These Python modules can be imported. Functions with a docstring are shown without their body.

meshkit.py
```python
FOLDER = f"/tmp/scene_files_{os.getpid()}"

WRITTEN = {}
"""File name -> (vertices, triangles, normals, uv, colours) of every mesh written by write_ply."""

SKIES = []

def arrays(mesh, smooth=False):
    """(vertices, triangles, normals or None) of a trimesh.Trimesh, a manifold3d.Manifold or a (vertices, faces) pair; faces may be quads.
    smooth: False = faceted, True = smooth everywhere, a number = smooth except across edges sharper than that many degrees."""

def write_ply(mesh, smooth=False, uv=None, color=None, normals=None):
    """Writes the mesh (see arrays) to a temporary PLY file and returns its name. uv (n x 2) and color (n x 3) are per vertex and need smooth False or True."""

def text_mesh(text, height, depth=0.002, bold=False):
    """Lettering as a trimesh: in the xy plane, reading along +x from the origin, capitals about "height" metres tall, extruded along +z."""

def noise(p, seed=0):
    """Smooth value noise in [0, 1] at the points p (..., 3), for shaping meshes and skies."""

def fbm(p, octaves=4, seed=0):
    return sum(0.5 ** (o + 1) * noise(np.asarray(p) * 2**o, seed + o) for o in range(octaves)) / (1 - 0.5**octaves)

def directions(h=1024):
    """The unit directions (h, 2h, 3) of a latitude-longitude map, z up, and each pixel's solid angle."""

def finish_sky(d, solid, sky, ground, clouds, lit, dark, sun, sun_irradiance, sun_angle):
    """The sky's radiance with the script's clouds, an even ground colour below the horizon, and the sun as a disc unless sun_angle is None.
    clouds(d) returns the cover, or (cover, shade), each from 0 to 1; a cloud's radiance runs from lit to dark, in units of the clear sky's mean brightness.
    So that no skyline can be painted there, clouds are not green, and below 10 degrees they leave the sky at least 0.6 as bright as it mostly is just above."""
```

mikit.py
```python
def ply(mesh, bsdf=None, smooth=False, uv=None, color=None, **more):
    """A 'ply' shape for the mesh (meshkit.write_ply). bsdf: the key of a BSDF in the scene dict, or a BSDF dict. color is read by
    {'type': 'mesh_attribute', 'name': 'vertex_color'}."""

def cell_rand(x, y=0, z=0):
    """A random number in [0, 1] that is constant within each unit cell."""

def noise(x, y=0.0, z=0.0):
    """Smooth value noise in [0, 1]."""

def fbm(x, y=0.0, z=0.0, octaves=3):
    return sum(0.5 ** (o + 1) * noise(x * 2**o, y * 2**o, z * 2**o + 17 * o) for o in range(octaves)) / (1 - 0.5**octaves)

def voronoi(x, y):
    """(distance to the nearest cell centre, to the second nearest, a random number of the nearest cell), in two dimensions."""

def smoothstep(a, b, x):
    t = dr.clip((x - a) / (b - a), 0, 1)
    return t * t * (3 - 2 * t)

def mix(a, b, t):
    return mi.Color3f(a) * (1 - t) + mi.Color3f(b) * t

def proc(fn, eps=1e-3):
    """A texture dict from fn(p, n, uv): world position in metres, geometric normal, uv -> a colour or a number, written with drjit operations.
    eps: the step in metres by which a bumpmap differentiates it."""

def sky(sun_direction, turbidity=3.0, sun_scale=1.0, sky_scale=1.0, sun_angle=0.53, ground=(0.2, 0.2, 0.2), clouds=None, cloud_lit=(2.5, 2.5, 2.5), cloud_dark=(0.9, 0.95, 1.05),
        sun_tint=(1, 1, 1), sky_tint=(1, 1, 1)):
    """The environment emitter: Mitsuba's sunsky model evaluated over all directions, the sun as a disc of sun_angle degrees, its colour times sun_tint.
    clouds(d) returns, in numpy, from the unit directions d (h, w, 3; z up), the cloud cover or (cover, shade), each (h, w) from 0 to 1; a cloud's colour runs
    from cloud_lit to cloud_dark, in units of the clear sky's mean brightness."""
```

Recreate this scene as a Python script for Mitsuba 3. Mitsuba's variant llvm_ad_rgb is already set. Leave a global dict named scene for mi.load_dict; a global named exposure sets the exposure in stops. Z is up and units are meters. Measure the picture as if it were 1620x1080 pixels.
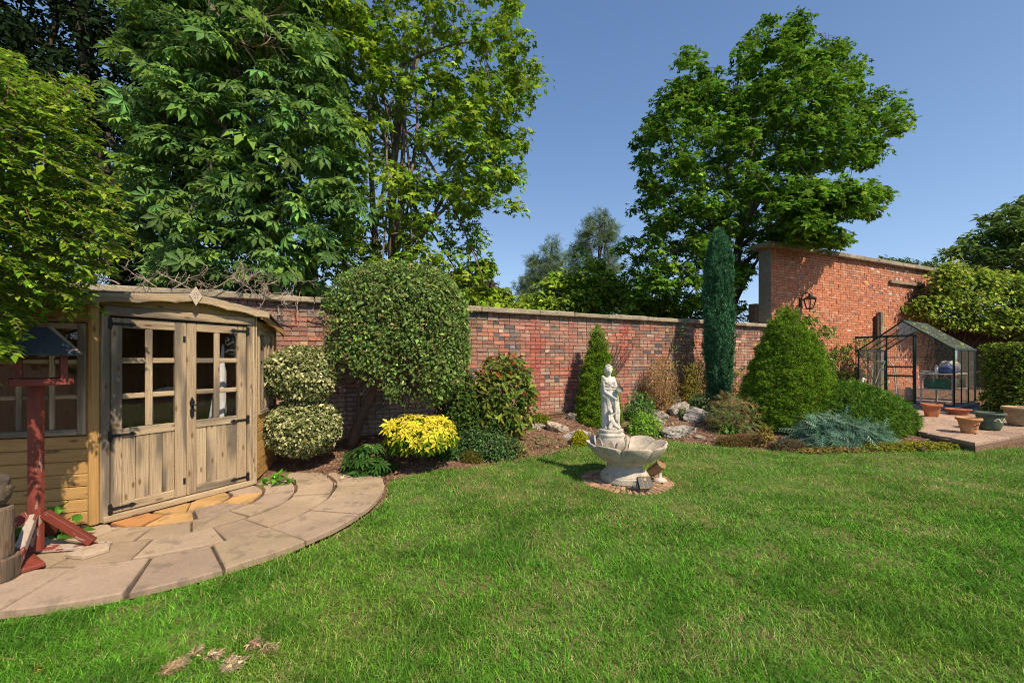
import math, random
import numpy as np, trimesh, shapely, shapely.geometry as sg, manifold3d as m3
import drjit as dr, mitsuba as mi
import mikit, meshkit
from mikit import proc, noise, fbm, voronoi, smoothstep, mix

# ------------------------------------------------------------------ camera, sky, exposure
EYE, FOC, CX, HY = 1.45, 650.0, 810.0, 569.0        # eye height (m), focal length and horizon in pixels of the 1620x1080 photograph
exposure = 2.2
scene, labels = {}, {}
scene['camera'] = {'type': 'perspective', 'fov': 2 * math.degrees(math.atan(810 / FOC)), 'fov_axis': 'x',
                   'principal_point_offset_y': (540 - HY) / 1080.0, 'near_clip': 0.05, 'far_clip': 500.0,
                   'to_world': mi.ScalarTransform4f().look_at(origin=[0, 0, EYE], target=[0, 10, EYE], up=[0, 0, 1])}
SUN = np.array([0.60, -0.74, 1.06])
scene['sky'] = mikit.sky(SUN.tolist(), turbidity=2.6, sun_scale=0.9, sky_tint=(1.22, 1.09, 1.13), ground=(0.12, 0.16, 0.06))

R = np.random.default_rng(7)
A3 = lambda *v: np.array(v, float)
def unit(v): v = np.asarray(v, float); return v / (np.linalg.norm(v, axis=-1, keepdims=True) + 1e-12)
def at(u, v, Y): return A3((u - CX) / FOC * Y, Y, EYE - (v - HY) / FOC * Y)

# ------------------------------------------------------------------ materials
def unpack(uv):
    g = dr.floor(uv.x / 1024.0); r = uv.x - g * 1024.0
    return mi.Color3f(dr.clip(r / 1000.0, 0, 1), dr.clip(g / 1000.0, 0, 1), dr.clip(uv.y, 0, 1))
def pack(rgb, n):
    rgb = np.clip(np.broadcast_to(np.asarray(rgb, float), (n, 3)), 0, 0.99)
    return np.stack([np.floor(rgb[:, 0] * 1000) + 0.5 + np.floor(rgb[:, 1] * 1000) * 1024, rgb[:, 2]], 1)

def bs(name, color, rough=0.8, bump=None, bscale=1.0, eps=2e-3, **kw):
    d = {'type': 'principled', 'base_color': proc(color) if callable(color) else color, 'roughness': rough, 'specular': kw.pop('specular', 0.3), **kw}
    if bump: d = {'type': 'bumpmap', 'arbitrary': proc(bump, eps), 'scale': bscale, 'bsdf': d}
    scene[name] = {'type': 'twosided', 'bsdf': d}
rgb = lambda *c: {'type': 'rgb', 'value': list(c)}
VC = {'type': 'mesh_attribute', 'name': 'vertex_color'}

scene['m_leaf'] = {'type': 'principledthin', 'base_color': VC, 'roughness': 0.42, 'diff_trans': 0.75, 'eta': 1.4}
scene['m_needle'] = {'type': 'principledthin', 'base_color': VC, 'roughness': 0.6, 'diff_trans': 0.45, 'eta': 1.3}
scene['m_plain'] = {'type': 'twosided', 'bsdf': {'type': 'principled', 'base_color': VC, 'roughness': 0.75, 'specular': 0.25}}
bs('m_brick', lambda p, n, uv: unpack(uv) * (0.62 + 0.55 * fbm(p.x * 45, p.y * 45, p.z * 60) + 0.25 * fbm(p.x * 7, p.y * 7, p.z * 9 + 5)), 0.9,
   lambda p, n, uv: 0.004 * fbm(p.x * 60, p.y * 60, p.z * 60), 1.0, 3e-3)
bs('m_mortar', lambda p, n, uv: unpack(uv) * (0.6 + 0.7 * fbm(p.x * 22, p.y * 22, p.z * 22)), 0.95)
def stone_col(p, n, uv):
    k = fbm(p.x * 6, p.y * 6, p.z * 6 + 3, 4)
    s = smoothstep(0.62, 0.78, fbm(p.x * 23 + 9, p.y * 23, p.z * 23, 4))
    return mix(unpack(uv) * (0.55 + 0.95 * k), mi.Color3f(0.06, 0.055, 0.045), 0.55 * s)
bs('m_stone', stone_col, 0.9, lambda p, n, uv: 0.010 * fbm(p.x * 25, p.y * 25, p.z * 25, 4), 1.0, 4e-3)
def slab_col(p, n, uv):
    k = fbm(p.x * 3, p.y * 3, p.z * 3 + 3, 4)
    g = fbm(p.x * 70, p.y * 70, 1, 3)
    s = smoothstep(0.60, 0.75, fbm(p.x * 11 + 9, p.y * 11, 4, 4))
    return mix(unpack(uv) * (0.62 + 0.5 * k + 0.28 * g), mi.Color3f(0.12, 0.095, 0.07), 0.42 * s)
bs('m_slab', slab_col, 0.85, lambda p, n, uv: 0.006 * fbm(p.x * 18, p.y * 18, p.z * 18, 4), 1.0, 4e-3)
def statue_col(p, n, uv):
    k = fbm(p.x * 14, p.y * 14, p.z * 14, 4)
    s = smoothstep(0.52, 0.85, fbm(p.x * 17, p.y * 17, p.z * 9 + 9, 4))
    return mix(unpack(uv) * (0.62 + 0.65 * k), mi.Color3f(0.12, 0.105, 0.075), 0.5 * s)
bs('m_statue', statue_col, 0.85, lambda p, n, uv: 0.004 * fbm(p.x * 50, p.y * 50, p.z * 50, 3), 1.0, 2e-3)
def lichen_col(p, n, uv):
    k = fbm(p.x * 9, p.y * 9, p.z * 9, 4)
    w = smoothstep(0.50, 0.60, fbm(p.x * 17 + 4, p.y * 17, p.z * 17, 4))
    b = smoothstep(0.55, 0.66, fbm(p.x * 27 + 14, p.y * 27, p.z * 27, 4))
    return mix(mix(unpack(uv) * (0.5 + 0.9 * k), mi.Color3f(0.36, 0.345, 0.31), 0.6 * w), mi.Color3f(0.07, 0.065, 0.06), 0.8 * b)
bs('m_rock', lichen_col, 0.92, lambda p, n, uv: 0.03 * fbm(p.x * 15, p.y * 15, p.z * 15, 4), 1.0, 5e-3)

def wood_fn(light, dark, stain, stain_k):
    def f(p, n, uv):
        w = fbm(uv.x * 7, uv.y * 0.9, 2.0)
        ring = dr.abs(dr.sin(uv.x * 330 + 44 * w + 5 * noise(uv.x * 4, uv.y * 3)))
        fine = fbm(uv.x * 260, uv.y * 6, 7.0)
        kx, ky, kr = voronoi(uv.x * 6.5 + 3, uv.y * 2.3)
        knot = 1 - smoothstep(0.035, 0.10, kx)
        st = smoothstep(0.45, 0.72, fbm(uv.x * 9 + 40, uv.y * 1.3, 3.0, 4))
        c = mix(mi.Color3f(*dark), mi.Color3f(*light), dr.clip(0.30 * ring + 0.75 * fine + 0.5 * w - 0.22, 0, 1))
        c = mix(c, mi.Color3f(*stain), stain_k * st)
        return mix(c, mi.Color3f(0.10, 0.045, 0.015), 0.75 * knot)
    return f
wood_bump = lambda p, n, uv: 0.0016 * fbm(uv.x * 200, uv.y * 5, 7.0)
bs('m_wood_grey', wood_fn((0.51, 0.405, 0.265), (0.155, 0.10, 0.057), (0.105, 0.092, 0.076), 0.85), 0.8, wood_bump, 1.0, 2e-3)
bs('m_wood_honey', wood_fn((0.50, 0.31, 0.115), (0.26, 0.135, 0.042), (0.26, 0.17, 0.065), 0.5), 0.7, wood_bump, 1.0, 2e-3)
bs('m_wood_dark', wood_fn((0.10, 0.065, 0.04), (0.03, 0.02, 0.015), (0.03, 0.03, 0.03), 0.6), 0.85)
bs('m_wood_stump', wood_fn((0.19, 0.14, 0.095), (0.055, 0.038, 0.027), (0.05, 0.045, 0.04), 0.7), 0.95, lambda p, n, uv: 0.012 * fbm(uv.x * 45, uv.y * 9, 2.0), 1.0, 3e-3)
bs('m_wood_inner', wood_fn((0.34, 0.19, 0.09), (0.15, 0.075, 0.035), (0.12, 0.08, 0.05), 0.6), 0.85)
bs('m_wood_old', wood_fn((0.36, 0.29, 0.21), (0.12, 0.09, 0.065), (0.07, 0.065, 0.06), 0.7), 0.9, lambda p, n, uv: 0.006 * fbm(uv.x * 60, uv.y * 6, 2.0), 1.0, 3e-3)
def red_col(p, n, uv):
    w = smoothstep(0.735, 0.765, fbm(uv.x * 42, uv.y * 11, 3.0, 4))
    return mix(mi.Color3f(0.185, 0.042, 0.028) * (0.55 + 0.8 * fbm(uv.x * 20, uv.y * 4)), mi.Color3f(0.30, 0.20, 0.16), w)
bs('m_red', red_col, 0.55, wood_bump, 1.0, 2e-3)
def redworn_col(p, n, uv):
    w = smoothstep(0.44, 0.50, fbm(uv.x * 40, uv.y * 12, 3.0, 4))
    return mix(mi.Color3f(0.20, 0.045, 0.035), mi.Color3f(0.36, 0.30, 0.25), w)
bs('m_red_worn', redworn_col, 0.75, wood_bump, 1.0, 2e-3)
bs('m_felt', lambda p, n, uv: mi.Color3f(0.048, 0.056, 0.070) * (0.5 + 1.0 * fbm(p.x * 160, p.y * 160, p.z * 160)), 0.9)
bs('m_iron', rgb(0.012, 0.012, 0.014), 0.5)
bs('m_dark', rgb(0.01, 0.01, 0.01), 0.9)
bs('m_green_paint', rgb(0.008, 0.028, 0.022), 0.35, specular=0.5)
bs('m_terracotta', lambda p, n, uv: unpack(uv) * (0.55 + 0.8 * fbm(p.x * 12, p.y * 12, p.z * 12, 4)), 0.7, lambda p, n, uv: 0.004 * fbm(p.x * 30, p.y * 30, p.z * 30), 1.0, 3e-3)
bs('m_paint', lambda p, n, uv: unpack(uv) * (0.85 + 0.3 * fbm(p.x * 9, p.y * 9, p.z * 9)), 0.5)
bs('m_bark', lambda p, n, uv: unpack(uv) * (0.4 + 1.1 * fbm(p.x * 14, p.y * 14, p.z * 3.5, 4)), 0.95, lambda p, n, uv: 0.03 * fbm(p.x * 16, p.y * 16, p.z * 4, 3), 1.0, 6e-3)
def soil_col(p, n, uv):
    a, b, c = voronoi(p.x * 26, p.y * 26)
    chip = smoothstep(0.72, 0.80, c) * (1 - smoothstep(0.25, 0.4, a))
    return mix(mi.Color3f(0.12, 0.070, 0.045) * (0.45 + 1.1 * fbm(p.x * 13, p.y * 13, 2, 4)), mi.Color3f(0.34, 0.25, 0.17), 0.7 * chip)
bs('m_soil', soil_col, 0.95, lambda p, n, uv: 0.03 * fbm(p.x * 30, p.y * 30, 1, 4), 1.0, 5e-3)
bs('m_turf', lambda p, n, uv: mix(mi.Color3f(0.07, 0.11, 0.024), mi.Color3f(0.13, 0.12, 0.045), smoothstep(0.4, 0.7, fbm(p.x * 3, p.y * 3, 3, 4))) * (0.5 + fbm(p.x * 50, p.y * 50, 1)), 0.95)
scene['m_glass'] = {'type': 'thindielectric', 'int_ior': 1.5}

scene['m_sheen_glass'] = {'type': 'blendbsdf', 'weight': 0.045, 'a': {'type': 'thindielectric', 'int_ior': 1.5}, 'b': {'type': 'twosided', 'bsdf': {'type': 'diffuse', 'reflectance': rgb(.42, .46, .42)}}}  # pale diffuse layer painted in for sky reflections on the greenhouse panes
scene['m_sheen_roof'] = {'type': 'blendbsdf', 'weight': 0.12, 'a': {'type': 'thindielectric', 'int_ior': 1.5}, 'b': {'type': 'twosided', 'bsdf': {'type': 'diffuse', 'reflectance': rgb(.42, .48, .45)}}}  # same painted pale reflection, stronger for the roof panes
# ------------------------------------------------------------------ mesh helpers
def put(k, mesh, m, tint=None, color=None, uv=None, smooth=False, label=None, cat=None, group=None, kind=None):
    assert k not in scene, k
    V = np.asarray(mesh[0], float); F = np.asarray(mesh[1], int)
    if tint is not None: uv = pack(tint, len(V))
    if color is not None: color = np.broadcast_to(np.asarray(color, float), (len(V), 3))
    scene[k] = mikit.ply((V, F), m, smooth=smooth, uv=uv, color=color)
    d = {n: v for n, v in (('label', label), ('category', cat), ('group', group), ('kind', kind)) if v}
    if d: labels.setdefault(k, {}).update(d)
    return k
def thing(k, label, cat, group=None): labels[k] = {'label': label, 'category': cat, **({'group': group} if group else {})}; return k
COUNT = {}
def num(k):
    c = COUNT.get(k, 0); COUNT[k] = c + 1
    return k if c == 0 else f'{k}_{c:03d}'
def cat_(ms):
    Vs, Fs, o = [], [], 0
    for V, F in ms: Vs.append(V); Fs.append(np.asarray(F) + o); o += len(V)
    return np.vstack(Vs), np.vstack(Fs)
_c = np.array([[sx * (1 - (k != 0) * .1), sy * (1 - (k != 1) * .1), sz * (1 - (k != 2) * .1)] for sx in (-1, 1) for sy in (-1, 1) for sz in (-1, 1) for k in range(3)])
_S = np.array([[sx, sy, sz] for sx in (-1, 1) for sy in (-1, 1) for sz in (-1, 1) for k in range(3)], float)
_K = np.array([[k != 0, k != 1, k != 2] for _ in range(8) for k in range(3)], float)
_h = trimesh.Trimesh(_c, process=False).convex_hull
_map = np.argmin(((_h.vertices[:, None] - _c[None]) ** 2).sum(-1), 1)
BOXF = _map[_h.faces]
def box(fr, lo, hi, bev=0.004, grain=None):
    """Chamfered box in the frame fr = (origin, x, y, z); returns (V, F, uv) with uv = metres across and along the grain."""
    lo, hi = np.asarray(lo, float), np.asarray(hi, float); lo, hi = np.minimum(lo, hi), np.maximum(lo, hi)
    h = (hi - lo) / 2; c = (hi + lo) / 2; b = min(bev, h.min() * 0.6)
    L = c + _S * (h - _K * b)
    g = int(np.argmax(h)) if grain is None else grain
    o = [i for i in range(3) if i != g]
    off = R.uniform(0, 40, 2)
    uv = np.stack([L[:, o[0]] + L[:, o[1]] + off[0], L[:, g] + off[1]], 1)
    return fr[0] + L @ np.stack(fr[1:]), BOXF, uv
def boxes(items):
    """Several boxes as one mesh with uv."""
    V, F = cat_([(a, b) for a, b, _ in items]); return V, F, np.vstack([c for *_, c in items])
def putb(k, b, m, **kw): return put(k, b[:2], m, uv=b[2] if 'tint' not in kw else None, **kw)
def beam(p, q, w, h, up=(0, 0, 1), bev=0.003):
    p, q = np.asarray(p, float), np.asarray(q, float); z = q - p; L = np.linalg.norm(z); z = z / L
    x = np.cross(up, z)
    x = unit(x) if np.linalg.norm(x) > 1e-3 else A3(1, 0, 0)
    return box((p, x, np.cross(z, x), z), (-w / 2, -h / 2, 0), (w / 2, h / 2, L), bev)
def tube(P, r, n=6, cap=True):
    P = np.asarray(P, float); r = np.broadcast_to(np.asarray(r, float), (len(P),))
    T = unit(np.gradient(P, axis=0)); ref = A3(0.31, 0.17, 0.93)
    X = unit(np.cross(T, ref)); Y = np.cross(T, X); a = np.arange(n) / n * 2 * np.pi
    V = (P[:, None] + r[:, None, None] * (np.cos(a)[None, :, None] * X[:, None] + np.sin(a)[None, :, None] * Y[:, None])).reshape(-1, 3)
    F = []
    i = np.arange(n); j = (i + 1) % n
    for k in range(len(P) - 1):
        F.append(np.stack([k * n + i, k * n + j, (k + 1) * n + j], 1)); F.append(np.stack([k * n + i, (k + 1) * n + j, (k + 1) * n + i], 1))
    if cap:
        V = np.vstack([V, P[:1], P[-1:]]); m = len(V)
        F.append(np.stack([j, i, i * 0 + m - 2], 1)); e = (len(P) - 1) * n; F.append(np.stack([e + i, e + j, i * 0 + m - 1], 1))
    return V, np.vstack(F)
def bez(p, q, bend, n=8):
    t = np.linspace(0, 1, n)[:, None]; m = (np.asarray(p) + q) / 2 + bend
    return (1 - t) ** 2 * p + 2 * t * (1 - t) * m + t * t * np.asarray(q)
def lathe(prof, n=40, mod=None):
    prof = np.asarray(prof, float); a = np.arange(n) / n * 2 * np.pi
    r = prof[:, 0][:, None] * (np.ones((1, n)) if mod is None else mod(a[None], np.linspace(0, 1, len(prof))[:, None]))
    V = np.stack([r * np.cos(a), r * np.sin(a), np.broadcast_to(prof[:, 1][:, None], r.shape)], -1).reshape(-1, 3)
    F = []; i = np.arange(n); j = (i + 1) % n
    for k in range(len(prof) - 1):
        F += [np.stack([k * n + i, k * n + j, (k + 1) * n + j], 1), np.stack([k * n + i, (k + 1) * n + j, (k + 1) * n + i], 1)]
    return V, np.vstack(F)
def prism(poly, z0, z1, bev=0.006, jit=0.0):
    P = np.asarray(poly, float)
    if sg.Polygon(P).exterior.is_ccw is False: P = P[::-1]
    e = unit(np.roll(P, -1, 0) - P); nrm = np.stack([-e[:, 1], e[:, 0]], 1)
    b = nrm + np.roll(nrm, 1, 0); b = b / np.maximum((b * nrm).sum(1, keepdims=True), 0.4)
    I = P + b * bev; n = len(P); c3 = lambda Q, z: np.column_stack([Q, np.full(n, z)])
    V = np.vstack([c3(P, z0), c3(P, z1 - bev), c3(I, z1)])
    V[n:, 2] += np.tile(R.normal(0, 1, n) * jit, 2)
    i = np.arange(n); j = (i + 1) % n
    F = [np.stack([i, j, n + j], 1), np.stack([i, n + j, n + i], 1), np.stack([n + i, n + j, 2 * n + j], 1), np.stack([n + i, 2 * n + j, 2 * n + i], 1)]
    tv, tf = trimesh.creation.triangulate_polygon(sg.Polygon(I), engine='earcut')
    idx = np.argmin(((tv[:, None] - I[None]) ** 2).sum(-1), 1); tf = idx[tf]
    cr = np.cross(I[tf[:, 1]] - I[tf[:, 0]], I[tf[:, 2]] - I[tf[:, 0]]); tf = np.where(cr[:, None] < 0, tf[:, ::-1], tf)
    return V, np.vstack(F + [tf + 2 * n])
def moved(m, t): return m[0] + np.asarray(t, float), m[1]

def skin(bones, edge=.012, it=8):
    """Hulls of spheres along bones joined into one smooth surface. bones: ((p, r), (q, r)) pairs."""
    parts = []
    for (p, r), (q, s) in bones:
        sp = [m3.Manifold.sphere(x, 18).translate(tuple(map(float, y))) for y, x in ((p, r), (q, s))]; parts.append(m3.Manifold.batch_hull(sp))
    m = m3.Manifold.batch_boolean(parts, m3.OpType.Add).refine_to_length(edge).to_mesh()
    t = trimesh.Trimesh(m.vert_properties[:, :3], m.tri_verts); trimesh.smoothing.filter_taubin(t, iterations=it)
    return np.array(t.vertices), np.array(t.faces)
# ------------------------------------------------------------------ foliage
def T_oval(w=0.5, fold=0.10, droop=0.08): return (np.array([(0, 0, 0), (-w / 2, .42, fold), (w / 2, .42, fold), (0, .48, 0), (0, 1, -droop)], float), np.array([(0, 3, 1), (0, 2, 3), (1, 3, 4), (3, 2, 4)]))
def T_dia(w=0.55): return (np.array([(0, 0, 0), (-w / 2, .45, .08), (w / 2, .45, .08), (0, 1, -.05)], float), np.array([(0, 3, 1), (0, 2, 3)]))
def T_round(w=0.75): return (np.array([(0, 0, 0), (-w / 2, .35, .08), (-w * .36, .8, .06), (0, 1, -.04), (w * .36, .8, .06), (w / 2, .35, .08), (0, .5, 0)], float), np.array([(0, 6, 1), (1, 6, 2), (2, 6, 3), (3, 6, 4), (4, 6, 5), (5, 6, 0)]))
def T_maple():
    o = [(-.10, .06), (-.50, .12), (-.27, .36), (-.56, .72), (-.19, .66), (0, 1.05), (.19, .66), (.56, .72), (.27, .36), (.50, .12), (.10, .06)]
    V = np.array([(x, y, -.16 * (x * x + (y - .4) ** 2) * 2) for x, y in o] + [(0, .40, 0.05)]); n = len(o)
    return V, np.array([(n, (i + 1) % n, i) for i in range(n)])
def T_star():
    V, F = [], []
    for a, L in ((-100, .52), (-52, .74), (0, 1.0), (52, .74), (100, .52)):
        a = math.radians(a); d = np.array([math.sin(a), math.cos(a)]); q = np.array([d[1], -d[0]]); c = np.array([0, .32]); m = c + d * .10
        V += [(*(m - q * .27), .03), (*(c + d * L * .74), -.10 * L), (*(m + q * .27), .03)]; F.append((len(V) - 3, len(V) - 2, len(V) - 1))
    return np.array(V, float), np.array(F)
def leaflets(angs, lens, w, droop, wide=.68):
    Vs, Fs = [], []
    for a, L in zip(angs, lens):
        l = np.array([(0, 0.04), (-w / 2, wide), (w / 2, wide), (0, wide), (0, 1)]) * L
        c, s = math.cos(a), math.sin(a)
        x = l[:, 0] * c + l[:, 1] * s; y = -l[:, 0] * s + l[:, 1] * c
        z = -droop * (l[:, 1] ** 2) + np.array([0, .06, .06, 0, -.02]) * L
        Vs.append(np.stack([x, y, z], 1)); Fs.append([(0, 3, 1), (0, 2, 3), (1, 3, 4), (3, 2, 4)])
    return cat_(list(zip(Vs, map(np.array, Fs))))
T_palm = leaflets(np.radians([-125, -80, -40, 0, 40, 80, 125]), [.5, .75, .95, 1, .95, .75, .5], .33, .38)
T_whorl = leaflets(np.radians([-144, -72, 0, 72, 144]), [1, .9, 1, .95, .9], .34, .20, .55)
T_hell = leaflets(np.radians([-110, -70, -35, 0, 35, 70, 110]), [.7, .85, .95, 1, .95, .85, .7], .26, .42, .55)
def T_tuft(n=4, spread=0.6, w=0.12):
    V, F = [], []
    for k in range(n):
        a = k / n * 2 * np.pi; d = A3(math.cos(a) * spread, 1, math.sin(a) * spread); d /= np.linalg.norm(d); s = A3(-math.sin(a), 0, math.cos(a)) * w
        V += [-s, s, d]; F.append((3 * k, 3 * k + 1, 3 * k + 2))
    return np.array(V), np.array(F)
def T_spray(n=7, w=0.07, L=0.5):
    V, F = [(-.02, 0, 0), (.02, 0, 0), (0, 1, -.1)], [(0, 1, 2)]
    for k in range(n):
        y = .08 + .8 * k / n; s = 1 if k % 2 else -1; l = L * (1 - .6 * k / n); o = len(V)
        V += [(0, y - w / 2, 0), (0, y + w / 2, 0), (s * l * .8, y + l * .65, -.12 * l)]; F.append((o, o + 1, o + 2))
    return np.array(V, float), np.array(F)

def scatter(tm, P, N, A, S, C, colj=None):
    """One leaf of the template per point; N = upper side, A = towards the tip."""
    V, F = tm; n, k = len(P), len(V)
    N = unit(N); y = A - (A * N).sum(1, keepdims=True) * N; y = unit(y); x = np.cross(y, N)
    S = np.broadcast_to(np.asarray(S, float), (n,))
    W = P[:, None] + S[:, None, None] * (V[None, :, :1] * x[:, None] + V[None, :, 1:2] * y[:, None] + V[None, :, 2:] * N[:, None])
    return W.reshape(-1, 3), (F[None] + (np.arange(n) * k)[:, None, None]).reshape(-1, 3), np.repeat(C, k, 0)
def nearest_seen(P, want):
    """Indices of at most `want` leaves, the nearest one in each cell of a grid over the view."""
    u = P[:, 0] / P[:, 1] * FOC + CX; v = HY - (P[:, 2] - EYE) / P[:, 1] * FOC
    ok = np.nonzero((u > 4) & (u < 1616) & (v > 4) & (v < 1076))[0]
    ok = ok[np.argsort(P[ok, 1])]
    g = 8.0
    for _ in range(60):
        c = (u[ok] // g).astype(int) * 4096 + (v[ok] // g).astype(int)
        first = np.unique(c, return_index=True)[1]
        if len(first) <= want: break
        g *= 1.07
    return ok[first]
def leaves(root, tm, P, N, A, S, C, m='m_leaf', part='foliage', pieces=0, piece='leaf', kind='stuff', tm2=None):
    n = len(P); C = np.clip(C, 0.002, 0.95); S = np.broadcast_to(np.asarray(S, float), (n,))
    rest = np.ones(n, bool)
    if pieces:
        for i in nearest_seen(P, pieces):
            rest[i] = False; s = slice(i, i + 1)
            W, F, c = scatter(tm, P[s], N[s], A[s], S[s], C[s])
            put(num(f'{root}__{piece}'), (W, F), m, color=c)
    W, F, c = scatter(tm2 or tm, P[rest], N[rest], A[rest], S[rest], C[rest])
    put(f'{root}__{part}', (W, F), m, color=c, kind=kind)
def tints(n, base, var=0.25, alt=None, frac=0.0, rng=R):
    c = np.asarray(base)[None] * np.exp(rng.normal(0, var, (n, 1))) * np.exp(rng.normal(0, 0.08, (n, 3)))
    if alt is not None:
        k = rng.random(n) < frac; c[k] = np.asarray(alt) * np.exp(rng.normal(0, var, (k.sum(), 1)))
    return c

def crown_centres(poly, Y0, thick, n, cap=70, rng=R, shell=0.6, tilt=0.0):
    """Points of a crown that fills the outline: its depth is greatest in the middle and nothing at the rim."""
    pg = sg.Polygon(poly).buffer(0); x0, y0, x1, y1 = pg.bounds
    U = np.column_stack([rng.uniform(x0, x1, n * 6), rng.uniform(y0, y1, n * 6)])
    U = U[shapely.contains_xy(pg, U[:, 0], U[:, 1])][:n]
    d = shapely.distance(pg.exterior, shapely.points(U)); k = np.clip(d / cap, 0, 1)
    t = thick * np.sqrt(1 - (1 - k) ** 2) + 0.1
    s = rng.choice([-1, 1], len(U)) * rng.random(len(U)) ** shell
    Y = Y0 + s * t + tilt * (U[:, 0] - (x0 + x1) / 2)
    return np.stack([(U[:, 0] - CX) / FOC * Y, Y, EYE - (U[:, 1] - HY) / FOC * Y], 1)
def clumps(C, per, rad, flat=0.55, rng=R):
    n = len(C); P = np.repeat(C, per, 0); d = unit(rng.normal(size=(n * per, 3))) * rng.random((n * per, 1)) ** 0.45
    d[:, 2] = d[:, 2] * flat - 0.25 * (d[:, 0] ** 2 + d[:, 1] ** 2)
    return P + d * np.repeat(rad * rng.uniform(.6, 1.3, n), per)[:, None], d
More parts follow.
